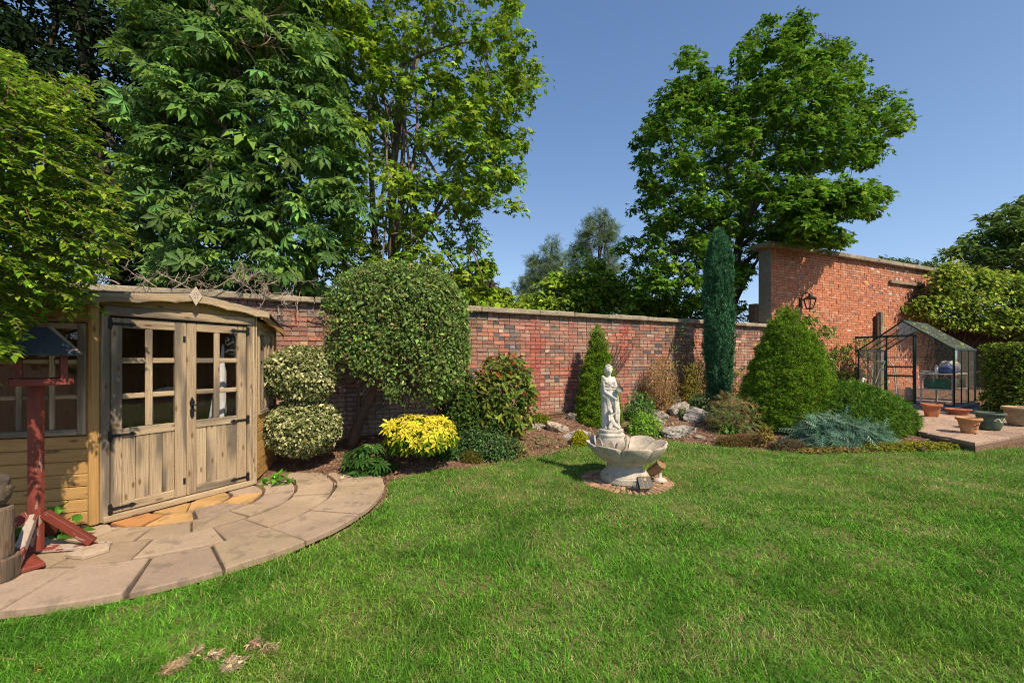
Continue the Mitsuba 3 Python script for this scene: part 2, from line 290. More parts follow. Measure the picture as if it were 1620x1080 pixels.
def woody(root, base, top, targets, r0, tint, limbs=9, twigs=70, rng=R, part='trunk', lean=0.25, twig_r=0.012):
    """A tapered trunk (its own part), limbs and twigs (one part) that reach points of the crown."""
    base, top = np.asarray(base, float), np.asarray(top, float)
    H = np.linalg.norm(top - base); TP = bez(base, top, rng.normal(0, 0.05 * H, 3) * [1, 1, 0], 14)
    rr = r0 * np.linspace(1, 0.28, 14); rr[0] *= 1.35; rr[1] *= 1.08
    put(f'{root}__{part}', tube(TP, rr, 12), 'm_bark', tint=tint, smooth=True)
    ms, pts, rad = [], [], []
    for q in targets[rng.choice(len(targets), min(limbs, len(targets)), replace=False)]:
        k = rng.integers(4, 13); k = min(k, 12); p = TP[k]; L = np.linalg.norm(q - p)
        B = bez(p, q, A3(0, 0, 0.14 * L) + rng.normal(0, .06 * L, 3), 10); ra = np.linspace(rr[k] * .62, twig_r * 1.3, 10)
        ms.append(tube(B, ra, 7)); pts.append(B[3:]); rad.append(ra[3:])
    pts = np.vstack(pts + [TP[8:]]); rad = np.concatenate(rad + [rr[8:]])
    for q in targets[rng.choice(len(targets), min(twigs, len(targets)), replace=False)]:
        i = np.argmin(((pts - q) ** 2).sum(1)); L = np.linalg.norm(q - pts[i])
        ms.append(tube(bez(pts[i], q, A3(0, 0, .1 * L) + rng.normal(0, .05 * L, 3), 6), np.linspace(min(rad[i] * .6, twig_r * 2), twig_r * .5, 6), 5, False))
    put(f'{root}__branch', cat_(ms), 'm_bark', tint=tint, smooth=True)

# ------------------------------------------------------------------ the place: wall lines and the lie of the ground
W0, WD, WN = A3(-3.27, 6.37, 0), A3(.902, .432, 0), A3(.432, -.902, 0)          # foot of the low wall's face, along it, out of it
T0, TD, TN = A3(7.18, 11.38, 0), A3(.922, .388, 0), A3(.388, -.922, 0)          # the tall wall
SV = [-3, 0, .6, 4, 8.6, 12, 20]; RV = [.08, .13, .20, .37, .48, .42, .36]
DS = [-1, 1.2, 1.72, 2.23, 2.84, 3.45, 4.2, 5.0, 5.93, 6.42, 6.83, 7.5, 7.9, 8.47, 9.1, 10]
DD = [1.95, 1.93, 1.84, 1.92, 1.85, 1.7, 1.4, 1.5, 1.74, 2.6, 3.28, 3.7, 4.0, 4.17, 4.55, 4.9]
HUT = A3(-3.30, 4.23, 0)                                                          # middle of the summerhouse threshold = centre of the half-round patio
PATIO = [(6.79, 6.02), (8.6, 6.83), (11.5, 8.1), (13.4, 10.2), (9.2, 12.2), (7.75, 9.2), (7.22, 7.5), (6.93, 7.0)]
def ss(a, b, x): t = np.clip((x - a) / (b - a), 0, 1); return t * t * (3 - 2 * t)
def wall_sd(X, Y):
    return (X - W0[0]) * WD[0] + (Y - W0[1]) * WD[1], (X - W0[0]) * WN[0] + (Y - W0[1]) * WN[1]
def height(X, Y):
    X, Y = np.asarray(X, float), np.asarray(Y, float); s, d = wall_sd(X, Y)
    t = np.clip(1 - d / np.interp(s, DS, DD), 0, 1)
    bed = np.interp(s, SV, RV) * (t ** 1.1 * 0.65 + 0.35 * ss(0, 1, t))
    lawn = .12 * ss(3, 8, X) * ss(4, 6.5, Y) - 0.03 * (1 - ss(1.0, 2.2, np.hypot(X - HUT[0], Y - HUT[1]) - 1.0)) - 0.05 * ss(2.05, 1.85, np.hypot(X - HUT[0], Y - HUT[1]))
    h = np.maximum(bed, 0) * (t > 0) + np.where(t > 0, np.maximum(lawn, -0.03), lawn)
    k = ss(.55, .0, shapely.distance(sg.Polygon(PATIO), shapely.points(X, Y))); return h * (1 - k) + np.minimum(h, .15) * k
def hit(u, v, dz=0.0):
    Y = np.linspace(1.5, 14, 4000); z = EYE - (v - HY) / FOC * Y; h = height((u - CX) / FOC * Y, Y) + dz
    k = np.argmax(z <= h); return at(u, v, Y[k])

PZ = 0.23
FX, FY = 1.37, 4.93                                                               # the fountain
def in_lawn(X, Y):
    s, d = wall_sd(X, Y); ed = np.interp(s, DS, DD) + 0.10 * (meshkit.noise(np.stack([X * 2.2, Y * 2.2, X * 0], -1)) - .5)
    return (d > ed) & (np.hypot(X - HUT[0], Y - HUT[1]) > 1.93) & ~shapely.contains_xy(sg.Polygon(PATIO).buffer(.03), X, Y) & (X < 9.2) & (X > -3.6 - .3 * (Y < 2)) & (Y < 8.5)

# ground sheet: fine near, coarse out to the horizon
gx = np.concatenate([[-240, -120, -60, -30, -16, -9], np.arange(-6, 16.01, .12), [20, 30, 60, 120, 240]]); gy = np.concatenate([[-160, -80, -40, -15, -5, -1], np.arange(1, 14.01, .12), [17, 22, 30, 60, 120, 240]])
GX, GY = np.meshgrid(gx, gy); GZ = height(GX, GY) + 0.03 * (meshkit.fbm(np.stack([GX * 2.5, GY * 2.5, GX * 0], -1)) - .5) * (np.interp(wall_sd(GX, GY)[0], DS, DD) > wall_sd(GX, GY)[1]) - .004
def grid_faces(nr, nc):
    i = (np.arange(nr - 1)[:, None] * nc + np.arange(nc - 1)).reshape(-1); return np.vstack([np.stack([i, i + 1, i + nc + 1], 1), np.stack([i, i + nc + 1, i + nc], 1)])
put('ground', (np.stack([GX, GY, GZ], -1).reshape(-1, 3), grid_faces(*GX.shape)), 'm_soil', smooth=True, kind='structure', label='bare brown soil of the planting bed along the brick wall')
lx, ly = np.arange(-3.8, 9.3, .08), np.arange(-3.0, 8.6, .08); LX, LY = np.meshgrid(lx, ly); LF = grid_faces(*LX.shape)
LV = np.stack([LX, LY, height(LX, LY) + .006], -1).reshape(-1, 3); keep = in_lawn(LX, LY).reshape(-1)
put('lawn', (LV, LF[keep[LF].all(1)]), 'm_turf', smooth=True, kind='structure', label='mown lawn sloping gently from the patio to the beds')

# grass blades
def grass():
    n = 480000; Y = np.exp(R.uniform(math.log(1.55), math.log(8.4), n)); X = R.uniform(-1, 1, n) * (1.27 * Y + .15)
    ok = in_lawn(X, Y) & (np.hypot(X - FX, Y - FY) > .50 + .05 * R.random(n)); X, Y = X[ok], Y[ok]; n = len(X)
    q = lambda s, o: meshkit.fbm(np.stack([X * s + o, Y * s, X * 0], -1), 3)
    p1, p2, p3 = q(.9, 3), q(2.3, 11), q(7.0, 5)
    keep = R.random(n) < .36 + .9 * ss(.35, .62, .5 * p3 + .5 * p2); X, Y, p1, p2, p3 = (a[keep] for a in (X, Y, p1, p2, p3)); n = len(X)
    P = np.stack([X, Y, height(X, Y) + .002], 1)
    h = (.020 + .024 * R.random(n) ** 1.5) * (.7 + .7 * p2) * (1 + .04 * (Y - 2)); w = .0016 * (.6 + Y * .30) * R.uniform(.7, 1.3, n)
    a = R.uniform(0, 2 * np.pi, n); a = np.where(R.random(n) < .22, 9 * p2 + R.normal(0, .6, n), a)
    lean = R.uniform(.3, 1.9, n) * h; D = np.stack([np.cos(a), np.sin(a), a * 0], 1); Wd = np.stack([-np.sin(a), np.cos(a), a * 0], 1) * w[:, None]
    up = A3(0, 0, 1) * h[:, None]; m = P + up * .62 + D * (lean * .35)[:, None]; t = P + up + D * lean[:, None]
    V = np.stack([P - Wd, P + Wd, m - Wd * .75, m + Wd * .75, t], 1).reshape(-1, 3)
    F = np.array([(0, 1, 3), (0, 3, 2), (2, 3, 4)])[None] + (np.arange(n) * 5)[:, None, None]; F = np.vstack([F[Y < 4].reshape(-1, 3), (np.array([(0, 1, 4)])[None] + (np.arange(n) * 5)[:, None, None])[Y >= 4].reshape(-1, 3)])
    g = np.array([.130, .335, .034]); yl = np.array([.175, .325, .045]); st = np.array([.42, .36, .17]); dk = np.array([.075, .205, .026])
    k = ss(.40, .68, p1)[:, None] * .7; C = g * (1 - k) + yl * k; k = ss(.48, .7, p2)[:, None] * .7; C = C * (1 - k) + dk * k
    dry = R.random(n) < .04 + .26 * ss(.52, .68, .5 * q_(X, Y) + .5 * p3); C[dry] = st
    C = C * np.exp(R.normal(0, .42, (n, 1)))
    put('grass', (V, F), 'm_leaf', color=np.repeat(np.clip(C, .004, .8), 5, 0), kind='stuff', label='short green lawn grass with paler dry patches', cat='grass')
def q_(X, Y): return meshkit.fbm(np.stack([X * 1.4 + 31, Y * 1.4, X * 0], -1), 3)
grass()

# ------------------------------------------------------------------ brick walls
PAL = np.array([(.37, .145, .085), (.32, .125, .080), (.28, .135, .100), (.33, .195, .135), (.30, .215, .160), (.24, .125, .100), (.090, .085, .090), (.15, .125, .12), (.44, .28, .14), (.38, .28, .21)])
PW1 = [.20, .18, .13, .13, .10, .09, .08, .05, .015, .025]
PW2 = [.34, .22, .12, .12, .06, .07, .025, .015, .01, .02]
def brick_wall(root, O, D, N, s0, s1, z0, z1, weights, core_n, eroded, stain, pieces=300, tint=(.30, .25, .19)):
    fr = (O, D, N, A3(0, 0, 1)); items, cols, pos = [], [], []
    H, row = .075, 0; z = z0
    while z < z1 - .03:
        s = s0 + (0 if row % 2 else -.11) + R.uniform(-.01, .01); header = row % 2
        while s < s1:
            L = (.1125 if header else .225) if R.random() > .14 else (.225 if header else .1125)
            a, b = max(s, s0), min(s + L, s1)
            if b - a > .03:
                out = R.normal(0, .0025) - (eroded * R.random() ** 3); g = .006
                lo, hi = (a + g, -.09, z + .0065), (b - g, out, min(z + H - .0065, z1))
                items.append((lo, hi))
                c = 1.22 * PAL[R.choice(len(PAL), p=np.array(weights) / sum(weights))] * np.exp(R.normal(0, .16)); c = c * .92 + c.mean() * .08 if eroded < .008 else c; mid = (a + b) / 2
                cols.append(stain(c, mid, z + H / 2)); pos.append(O + D * mid + A3(0, 0, z + H / 2))
            s += L
        z += H; row += 1
    pos, cols = np.array(pos), np.clip(np.array(cols), .01, .9)
    big = nearest_seen(pos, pieces); is_big = np.zeros(len(pos), bool); is_big[big] = True
    for i in big: put(num(f'{root}__brick'), box(fr, *items[i], .004 + .003 * R.random())[:2], 'm_brick', tint=cols[i])
    rest = np.nonzero(~is_big)[0]; q = (np.arange(8)[:, None] >> np.arange(3)) & 1; LH = np.array([items[i] for i in rest]); c8 = LH[:, 0][:, None] * (1 - q) + LH[:, 1][:, None] * q
    c8 += R.normal(0, .0012, c8.shape); V = O + c8.reshape(-1, 3) @ np.stack(fr[1:]); f8 = np.array([(2, 3, 7), (2, 7, 6), (0, 2, 6), (0, 6, 4), (1, 5, 7), (1, 7, 3), (4, 6, 7), (4, 7, 5), (0, 1, 3), (0, 3, 2)])
    put(f'{root}__brickwork', (V, (f8[None] + (np.arange(len(rest)) * 8)[:, None, None]).reshape(-1, 3)), 'm_brick', tint=np.repeat(cols[rest], 8, 0), kind='stuff')
    putb(f'{root}__mortar_core', box(fr, (s0 + .004, -core_n, z0), (s1 - .004, -.016, z1), .002), 'm_mortar', tint=tint)
def coping(root, O, D, N, s0, s1, z0, th, front, back, lens, tint, rot=0.0):
    fr = (O, D, N, A3(0, 0, 1)); s = s0
    while s < s1 - .05:
        L = min(R.uniform(*lens), s1 - s); L = L if s1 - s - L > .25 else s1 - s
        dz, dn = R.normal(0, .006), R.normal(0, .006)
        b = box(fr, (s + .005, -back + dn, z0 + .002), (s + L - .005, front + dn, z0 + th + dz), .014)
        put(num(f'{root}__coping_stone'), b[:2], 'm_stone', tint=np.array(tint) * R.uniform(.8, 1.2)); s += L
def stain_low(c, s, z):
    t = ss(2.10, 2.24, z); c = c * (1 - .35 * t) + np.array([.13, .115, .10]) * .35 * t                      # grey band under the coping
    w = np.clip(ss(.85, .35, z) * R.random() * .7 + .7 * ss(2.4, 1.4, s) * ss(1.15, .75, z), 0, .9); c = c * (1 - w) + np.array([.46, .36, .28]) * w                      # lime bloom near the foot, plus a pale cream blend low at the left
    for s_, wd in ((4.15, .16), (6.4, .12), (5.0, .10)): k = math.exp(-((s - s_) / wd) ** 2) * .7; c = c * (1 - k) + np.array([.34, .06, .045]) * k
    v = ss(.52, .75, meshkit.fbm(np.array([s * 3.1, z * .35, 9.0]), 3)) * ss(.9, 2.2, z) * .6; c = c * (1 - v) + np.array([.11, .095, .075]) * v
    g = ss(.5, .7, meshkit.fbm(np.array([s * .9, z * .9, 2.0]), 3)) * .45; c = c * (1 - g) + np.array([.33, .215, .165]) * g
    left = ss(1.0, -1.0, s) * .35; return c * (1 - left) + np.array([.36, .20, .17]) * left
thing('brick_wall', 'low weathered red and blue brick garden wall with stone coping behind the flower bed', 'brick wall')
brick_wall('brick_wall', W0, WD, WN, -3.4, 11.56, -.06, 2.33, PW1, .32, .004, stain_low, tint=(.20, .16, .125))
coping('brick_wall', W0, WD, WN, -3.4, 11.56, 2.33, .095, .095, .37, (.55, 1.35), (.27, .235, .165))
def stain_tall(c, s, z):
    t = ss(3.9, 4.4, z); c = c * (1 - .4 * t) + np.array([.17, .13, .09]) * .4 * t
    k = .75 * meshkit.fbm(np.array([s * .8, z * 1.1, 3.0]), 3); c = c * (1 - k) + np.array([.56, .205, .085]) * k
    if R.random() < .006 + .05 * ss(3.1, 3.7, z) * ss(4, 6, s): c = np.array([.55, .45, .36])
    return c
thing('tall_brick_wall', 'taller orange red brick wall with grey rendered end behind the greenhouse', 'brick wall')
brick_wall('tall_brick_wall', T0, TD, TN, 0.0, 8.9, 0.0, 4.56, PW2, .36, .010, stain_tall, tint=(.30, .17, .10))
coping('tall_brick_wall', T0, TD, TN, -.24, 8.95, 4.56, .13, .14, .50, (.7, 1.2), (.25, .21, .15))
putb('tall_brick_wall__end_render', box((T0, TD, TN, A3(0, 0, 1)), (-.014, -.365, .0), (-.0005, .004, 4.558), .004), 'm_mortar', tint=(.23, .205, .165), label='grey rendered end of the tall wall')
putb('tall_brick_wall__buttress', box((T0, TD, TN, A3(0, 0, 1)), (-.13, -.60, .0), (.30, -.367, 3.05), .02), 'm_mortar', tint=(.13, .085, .06))

# ------------------------------------------------------------------ half-round patio of sandstone slabs
def ring(c, r0, r1, a0, a1, n=None):
    n = n or max(3, int(abs(a1 - a0) * r1 / .12)); a = np.linspace(a0, a1, n + 1)
    o = np.stack([c[0] + r1 * np.cos(a), c[1] + r1 * np.sin(a)], 1); i = np.stack([c[0] + r0 * np.cos(a[::-1]), c[1] + r0 * np.sin(a[::-1])], 1)
    return np.vstack([o, i])
DA = math.atan2(.883, .4696)
put('patio', prism(ring(HUT, .02, 1.86, DA + .12, DA - math.pi - .12, 40), -.07, -.026, .01), 'm_mortar', tint=(.07, .055, .04), kind='structure', label='half round sandstone patio in front of the summerhouse')
def patio_slabs():
    deg = math.radians; sand = np.array([.295, .225, .160])
    rings = [(.03, .33, 3, True), (.345, .63, 5, False), (.645, .95, 8, False), (.965, 1.35, 10, False)]
    outer = [DA + .10] + [deg(x) for x in (44, 26, 8, -10.5, -29.5, -46.5, -62, -80, -98)] + [DA - math.pi - .10]
    for r0, r1, n, orange in rings + [(1.365, 1.90, 0, False)]:
        cuts = outer if n == 0 else list(np.linspace(DA + .06, DA - math.pi - .06, n + 1) + np.r_[0, R.normal(0, .03, n - 1), 0])
        for k, (a, b) in enumerate(zip(cuts[:-1], cuts[1:])):
            g = (.006 + .016 * R.random() ** 2 * (r0 > .3)) ; P = ring(HUT, r0 + .009, r1 - .009, a - g / r1 * 1.0, b + g / r1 * 1.0)
            P = P + R.normal(0, .005, P.shape)
            col = sand * R.uniform(.85, 1.12) * np.array([1, R.uniform(.98, 1.02), R.uniform(.94, 1.05)])
            if orange or (r1 == .63 and k in (1, 3)): col = np.array([.38, .235, .095]) * R.uniform(.85, 1.1)
            if r1 == .63 and k == 4: col = np.array([.34, .165, .06])
            z = .004 * R.normal()
            put(num('patio__slab'), prism(P[::-1], -.045, z, .007, .0012), 'm_slab', tint=col)
patio_slabs()
def patio_right():
    put('paved_terrace', prism([(x, y) for x, y in PATIO], -.1, PZ - .035, .01), 'm_mortar', tint=(.16, .11, .08), kind='structure', label='raised terrace of reddish paving slabs by the greenhouse')
    e = unit(A3(1.81, .81, 0))[:2]; f = np.array([-e[1], e[0]]); o = np.array(PATIO[0]); pg = sg.Polygon(PATIO)
    for j in range(16):
        w = .34
        for i in range(-4, 16):
            a, b = i * .62 + (.31 if j % 2 else 0), j * w
            q = sg.Polygon([o + e * (a + .006) + f * (b + .006), o + e * (a + .614) + f * (b + .006), o + e * (a + .614) + f * (b + w - .006), o + e * (a + .006) + f * (b + w - .006)]).intersection(pg)
            if q.geom_type == 'Polygon' and q.area > .015:
                P = np.array(q.exterior.coords)[:-1]
                put(num('paved_terrace__slab'), prism(P, PZ - .055, PZ + .003 * R.normal(), .006), 'm_slab', tint=np.array([.30, .215, .16]) * R.uniform(.82, 1.15))
patio_right()
def brick_circle():
    z = float(height(FX, FY)); put('brick_circle', prism([(FX + .49 * math.cos(a), FY + .49 * math.sin(a)) for a in np.linspace(0, 2 * math.pi, 33)[:-1]], z - .06, z + .004, .01), 'm_mortar', tint=(.17, .12, .085), kind='structure', label='ring of radial bricks in the grass under the fountain')
    for r0, r1, n in ((.30, .40, 36), (.41, .535, 46)):
        for k in range(n):
            a = 2 * math.pi * (k + R.uniform(-.1, .1)) / n; c, s = math.cos(a), math.sin(a); w = .5 * math.pi * (r0 + r1) / n * .80
            fr = (A3(FX, FY, z), A3(c, s, 0), A3(-s, c, 0), A3(0, 0, 1))
            put(num('brick_circle__brick'), box(fr, (r0, -w * .9, -.05), (r1 + R.normal(0, .006), w * .9, .018 + R.normal(0, .004)), .008)[:2], 'm_brick', tint=np.array([.31, .19, .125]) * R.uniform(.65, 1.25))
brick_circle()

# ------------------------------------------------------------------ summerhouse
U, NN, ZZ = A3(.46959, .88288, 0), A3(.88288, -.46959, 0), A3(0, 0, 1)
L0 = A3(-3.6138, 3.6531, 0); R0 = L0 + U * 1.309
FD = (L0, U, NN, ZZ)                                         # door front
LD, LN = A3(-.956, -.292, 0), A3(.292, -.956, 0); C0 = L0 - U * .07 + LN * 0.0
FL = (C0, LD, LN, ZZ)                                         # left window side
RD, RN = A3(-.292, .956, 0), A3(.956, .292, 0); FR = (R0, RD, RN, ZZ)
def summerhouse():
    H = thing('summerhouse', 'corner timber summerhouse with glazed double doors on the half round patio', 'summerhouse')
    g, hny = 'm_wood_grey', 'm_wood_honey'
    putb(f'{H}__sill', box(FD, (-.02, -.06, .004), (1.30, .030, .058), .006), g)
    for lo, hi, m in (((-.035, -.06, .01), (.026, .012, 1.86), g), ((1.212, -.06, .06), (1.262, .012, 1.86), g), ((1.266, -.07, .004), (1.318, .016, 1.95), g)):
        putb(num(f'{H}__door_jamb'), box(FD, lo, hi, .006), m)
    putb(num(f'{H}__corner_post'), box((L0 - U * .07, U, NN, ZZ), (-.035, -.07, .004), (.033, .008, 1.97), .012), hny)
    putb(f'{H}__header', box(FD, (-.02, -.05, 1.848), (1.27, .028, 1.935), .006), g)
    putb(f'{H}__gable_board', box(FD, (-.03, -.05, 1.937), (1.28, .002, 2.06), .004), hny)
    # doors
    for d, (u0, u1, p) in enumerate(((.036, .616, ((.115, .286), (.342, .520))), (.620, 1.204, ((.706, .874), (.930, 1.108))))):
        D = num(f'{H}__door'); ps = p[0][0], p[0][1], p[1][0], p[1][1]
        zr = [(1.742, 1.832), (1.416, 1.467), (1.090, 1.141), (.742, .822)]
        it = [box(FD, (u0, -.04, .066), (ps[0], .0, 1.832), .006), box(FD, (ps[3], -.04, .066), (u1, .0, 1.832), .006)]
        it += [box(FD, (ps[0] + .001, -.04, zr[0][0]), (ps[3] - .001, -.001, zr[0][1]), .005, 0), box(FD, (ps[0] + .001, -.04, zr[3][0]), (ps[3] - .001, -.001, zr[3][1]), .005, 0), box(FD, (ps[0] + .001, -.04, .068), (ps[3] - .001, -.001, .150), .005, 0)]
        V, F, uv = boxes(it); put(D, (V, F), g, uv=uv)
        V, F, uv = boxes([box(FD, (ps[1], -.030, zr[3][1]), (ps[2], -.004, zr[0][0]), .010)] + [box(FD, (a + .001, -.030, z[0]), (b - .001, -.006, z[1]), .012, 0) for z in zr[1:3] for a, b in p]); put(f'{D}__glazing_bar', (V, F), g, uv=uv)
        n = 4 if d == 0 else 4; e = np.linspace(ps[0], ps[3], n + 1)
        for a, b in zip(e[:-1], e[1:]): putb(num(f'{D}__plank'), box(FD, (a + .0028, -.034, .149), (b - .0028, -.014 + R.normal(0, .0008), .743), .0035, 2), g)
        for (a, b) in p:
            for z0, z1 in ((1.467, 1.742), (1.141, 1.416), (.822, 1.090)):
                o = FD[0] + NN * -.020; q = [o + U * x + ZZ * z for x, z in ((a, z0), (b, z0), (b, z1), (a, z1))]
                put(num(f'{D}__pane'), (np.array(q), [(0, 1, 2), (0, 2, 3)]), 'm_glass')
        for z in (1.775, .765, .110):
            s = 1 if d == 0 else -1; x0 = (.022, .775, .766)[0] if d == 0 else 1.222; hl = .16
            zz = z
            poly = [(0, -.013), (hl * .75, -.011), (hl * .82, -.021), (hl * .9, -.018), (hl * 1.08, 0), (hl * .9, .018), (hl * .82, .021), (hl * .75, .011), (0, .013)]
            poly = [(x0 + s * (x + .02), zz + y) for x, y in poly]
            if s < 0: poly = poly[::-1]
            m1 = prism(poly, 0, .006, .002); cross = [(-.012, -.05), (.012, -.05), (.018, -.02), (.012, 0), (.018, .02), (.012, .05), (-.012, .05), (-.018, .02), (-.012, 0), (-.018, -.02)]
            m2 = prism([(x0 + s * .005 + x, zz + y) for x, y in cross], 0, .010, .002)
            V, F = cat_([m1, m2]); W = L0 + V[:, :1] * U + V[:, 1:2] * ZZ + (V[:, 2:] + .0135 - .012 * 0) * NN
            put(num(f'{D}__hinge'), (W - NN * .010, F[:, [0, 2, 1]]), 'm_iron', )
        if d == 1:
            pl = [(-.016, -.085), (0, -.11), (.016, -.085), (.020, -.03), (.013, .0), (.024, .06), (.0, .115), (-.024, .06), (-.013, .0), (-.020, -.03)]
            V, F = prism([(.664 + x, .955 + y) for x, y in pl], 0, .008, .002); W = L0 + V[:, :1] * U + V[:, 1:2] * ZZ + (V[:, 2:] + .001) * NN
            hp = [L0 + U * u + ZZ * z + NN * n for u, z, n in ((.664, .985, .008), (.664, .985, .045), (.672, .985, .052), (.74, .988, .050), (.765, .980, .050))]
            V2, F2 = tube(hp, [.010, .009, .008, .008, .006], 8)
            put(f'{D}__handle', cat_([(W, F[:, [0, 2, 1]]), (V2, F2)]), 'm_iron')
        else:
            for z in (1.66, .22): putb(num(f'{D}__bolt'), box(FD, (.585, .001, z - .03), (.606, .010, z + .03), .002)[:2] + (None,), 'm_iron', tint=(.02, .02, .02))
    # fascia: two wavy boards that meet at the diamond
    def wavy(u0, z0, u1, z1, w, f, n=40):
        t = np.linspace(0, 1, n); top = np.stack([u0 + (u1 - u0) * t, z0 + (z1 - z0) * t], 1); bot = top - [0, 1] * (w - .020 * np.abs(np.sin(t * math.pi * f)) ** .6)[:, None] * [0, 1]
        return np.vstack([bot, top[::-1]])
    for poly in (wavy(-.12, 2.022, .645, 2.118, .095, 2.5), wavy(.647, 2.118, 1.405, 2.012, .095, 2.5)):
        V, F = prism(poly, .085, .112, .004); W = L0 + V[:, :1] * U + V[:, 1:2] * ZZ + V[:, 2:] * NN
        put(num(f'{H}__fascia'), (W, F[:, [0, 2, 1]]), g, uv=np.stack([V[:, 1] + R.random() * 9, V[:, 0]], 1))
    V, F = prism([(.645, 1.995), (.703, 2.095), (.645, 2.195), (.587, 2.095)], .114, .126, .004); W = L0 + V[:, :1] * U + V[:, 1:2] * ZZ + V[:, 2:] * NN
    put(f'{H}__plaque', (W, F[:, [0, 2, 1]]), 'm_slab', tint=(.46, .39, .31), label='pale diamond plaque at the peak of the fascia')
    dots = [moved(lathe([(.0001, .003), (.0035, .002), (.0035, 0)], 8), (0, 0, 0)) for _ in range(5)]
    for (V, F), (x, y) in zip(dots, ((.63, 2.11), (.66, 2.11), (.635, 2.075), (.655, 2.085), (.645, 2.13))): put(num(f'{H}__nail'), (L0 + U * x + ZZ * y + NN * .1262 + V[:, :1] * U + V[:, 1:2] * ZZ + V[:, 2:] * NN, F), 'm_iron')
    # right side: cladding, window, fascia
    z = .03
    def boards(F_, u0, u1, z0, z1, m, name='cladding_board'):
        z = z0
        while z < z1 - .02:
            h = min(.110, z1 - z); putb(num(f'{H}__{name}'), box(F_, (u0, -.03, z + .001), (u1, -.004 + R.normal(0, .0006), z + h - .003), .006, 0), m); z += h
    boards(FR, .035, .88, .03, .80, hny); boards(FR, .035, .10, .81, 1.80, hny); boards(FR, .76, .88, .81, 1.80, hny); boards(FR, .035, .88, 1.81, 1.93, hny)
    def window(F_, u0, u1, z0, z1, cols, rows, m, sw=.055, rw=.055):
        W = num(f'{H}__window'); it = [box(F_, (u0, -.03, z0 - .05), (u0 + sw, .012, z1 + .05), .005), box(F_, (u1 - sw, -.03, z0 - .05), (u1, .012, z1 + .05), .005),
              box(F_, (u0 + sw, -.03, z0 - .05), (u1 - sw, .020, z0), .005), box(F_, (u0 + sw, -.03, z1), (u1 - sw, .011, z1 + .05), .005)]
        it += [box(F_, (c - .018, -.024, z0), (c + .018, .004, z1), .008) for c in cols]
        ed = [u0 + sw] + [x for c in cols for x in (c - .018, c + .018)] + [u1 - sw]
        it += [box(F_, (a + .001, -.024, r - .018), (b - .001, .002, r + .018), .008) for r in rows for a, b in zip(ed[::2], ed[1::2])]
        V, F, uv = boxes(it); put(W, (V, F), m, uv=uv)
        zs = [z0] + [x for r in rows for x in (r - .018, r + .018)] + [z1]
        for a, b in zip(ed[::2], ed[1::2]):
            for p, q in zip(zs[::2], zs[1::2]):
                o = F_[0] - F_[2] * .012; put(num(f'{W}__pane'), (np.array([o + F_[1] * x + ZZ * y for x, y in ((a, p), (b, p), (b, q), (a, q))]), [(0, 1, 2), (0, 2, 3)]), 'm_glass')
    window(FR, .10, .76, .84, 1.76, (.30, .43, .56), (1.44,), g, .045)
    putb(num(f'{H}__corner_post'), box(FR, (-.03, -.06, .004), (.032, .006, 1.96), .008), g)
    putb(num(f'{H}__corner_post'), box(FR, (.882, -.05, .004), (.93, .004, 1.90), .008), hny)
    V, F = prism(wavy(-.06, 2.01, 1.02, 1.86, .09, 3), .060, .085, .004); W = R0 + V[:, :1] * RD + V[:, 1:2] * ZZ + V[:, 2:] * RN
    put(num(f'{H}__fascia'), (W, F), hny, uv=np.stack([V[:, 1], V[:, 0]], 1), label='honey coloured side fascia board')
    # left side
    boards(FL, .03, .95, .02, .80, hny); window(FL, .06, .93, .85, 1.716, (.2965, .513, .73), (1.131, 1.434), g, .058)
    boards(FL, .0, .06, .81, 1.93, hny); boards(FL, .06, .95, 1.775, 1.95, hny)
    putb(num(f'{H}__corner_post'), box(FL, (.952, -.06, .004), (1.01, .006, 1.95), .008), hny)
    V, F = prism(wavy(-.06, 2.01, 1.06, 1.96, .09, 3), .060, .085, .004); W = C0 + V[:, :1] * LD + V[:, 1:2] * ZZ + V[:, 2:] * LN
    put(num(f'{H}__fascia'), (W, F[:, [0, 2, 1]]), g, uv=np.stack([V[:, 1], V[:, 0]], 1))
    # back walls, floor, felt roof
    e1, e2 = C0 + LD * 1.0, R0 + RD * .92; ctr = (e1 + e2) / 2; bk = e2 + LD * 1.86
    for p, q in ((e2, bk), (bk, e1)):
        d = unit(q - p); nn = A3(d[1], -d[0], 0); nn = nn if np.dot(nn, ctr - p) > 0 else -nn
        putb(num(f'{H}__back_wall'), box((p, d, nn, ZZ), (.0, -.03, .02), (np.linalg.norm(q - p), .0, 1.92), .004), 'm_wood_inner')
    fl = np.array([C0 + NN * -.03, L0 - NN * .06, R0 - NN * .06, e2, bk, e1])[:, :2]
    put(f'{H}__floor', prism(fl, -.03, .02, .004), 'm_wood_dark', uv=None, tint=None, color=None) if False else None
    V, F = prism(fl if sg.Polygon(fl).exterior.is_ccw else fl[::-1], -.03, .02, .004); put(f'{H}__floor', (V, F), 'm_wood_dark', uv=V[:, :2])
    ed = [C0 + LD * 1.06 + LN * .07, C0 - U * .04 + NN * .10, L0 + U * .645 + NN * .10, R0 + U * .08 + NN * .10, e2 + RN * .08 + RD * .08, bk + unit(bk - ctr) * .12, e1 - RD * -.0]
    zs = [1.965, 2.025, 2.122, 2.015, 1.875, 1.92, 1.93]; V = np.array([p * [1, 1, 0] + ZZ * (z + .008) for p, z in zip(ed, zs)] + [ctr * [1, 1, 0] + ZZ * 2.19]); n = len(ed)
    V = np.vstack([V, V - ZZ * .015]); Fs = [(n, i, (i + 1) % n) for i in range(n)]; Fs += [(b + n + 1, a + n + 1, c + n + 1) for a, b, c in Fs] + [(i, i + n + 1, (i + 1) % n) for i in range(n)] + [((i + 1) % n, i + n + 1, (i + 1) % n + n + 1) for i in range(n)]
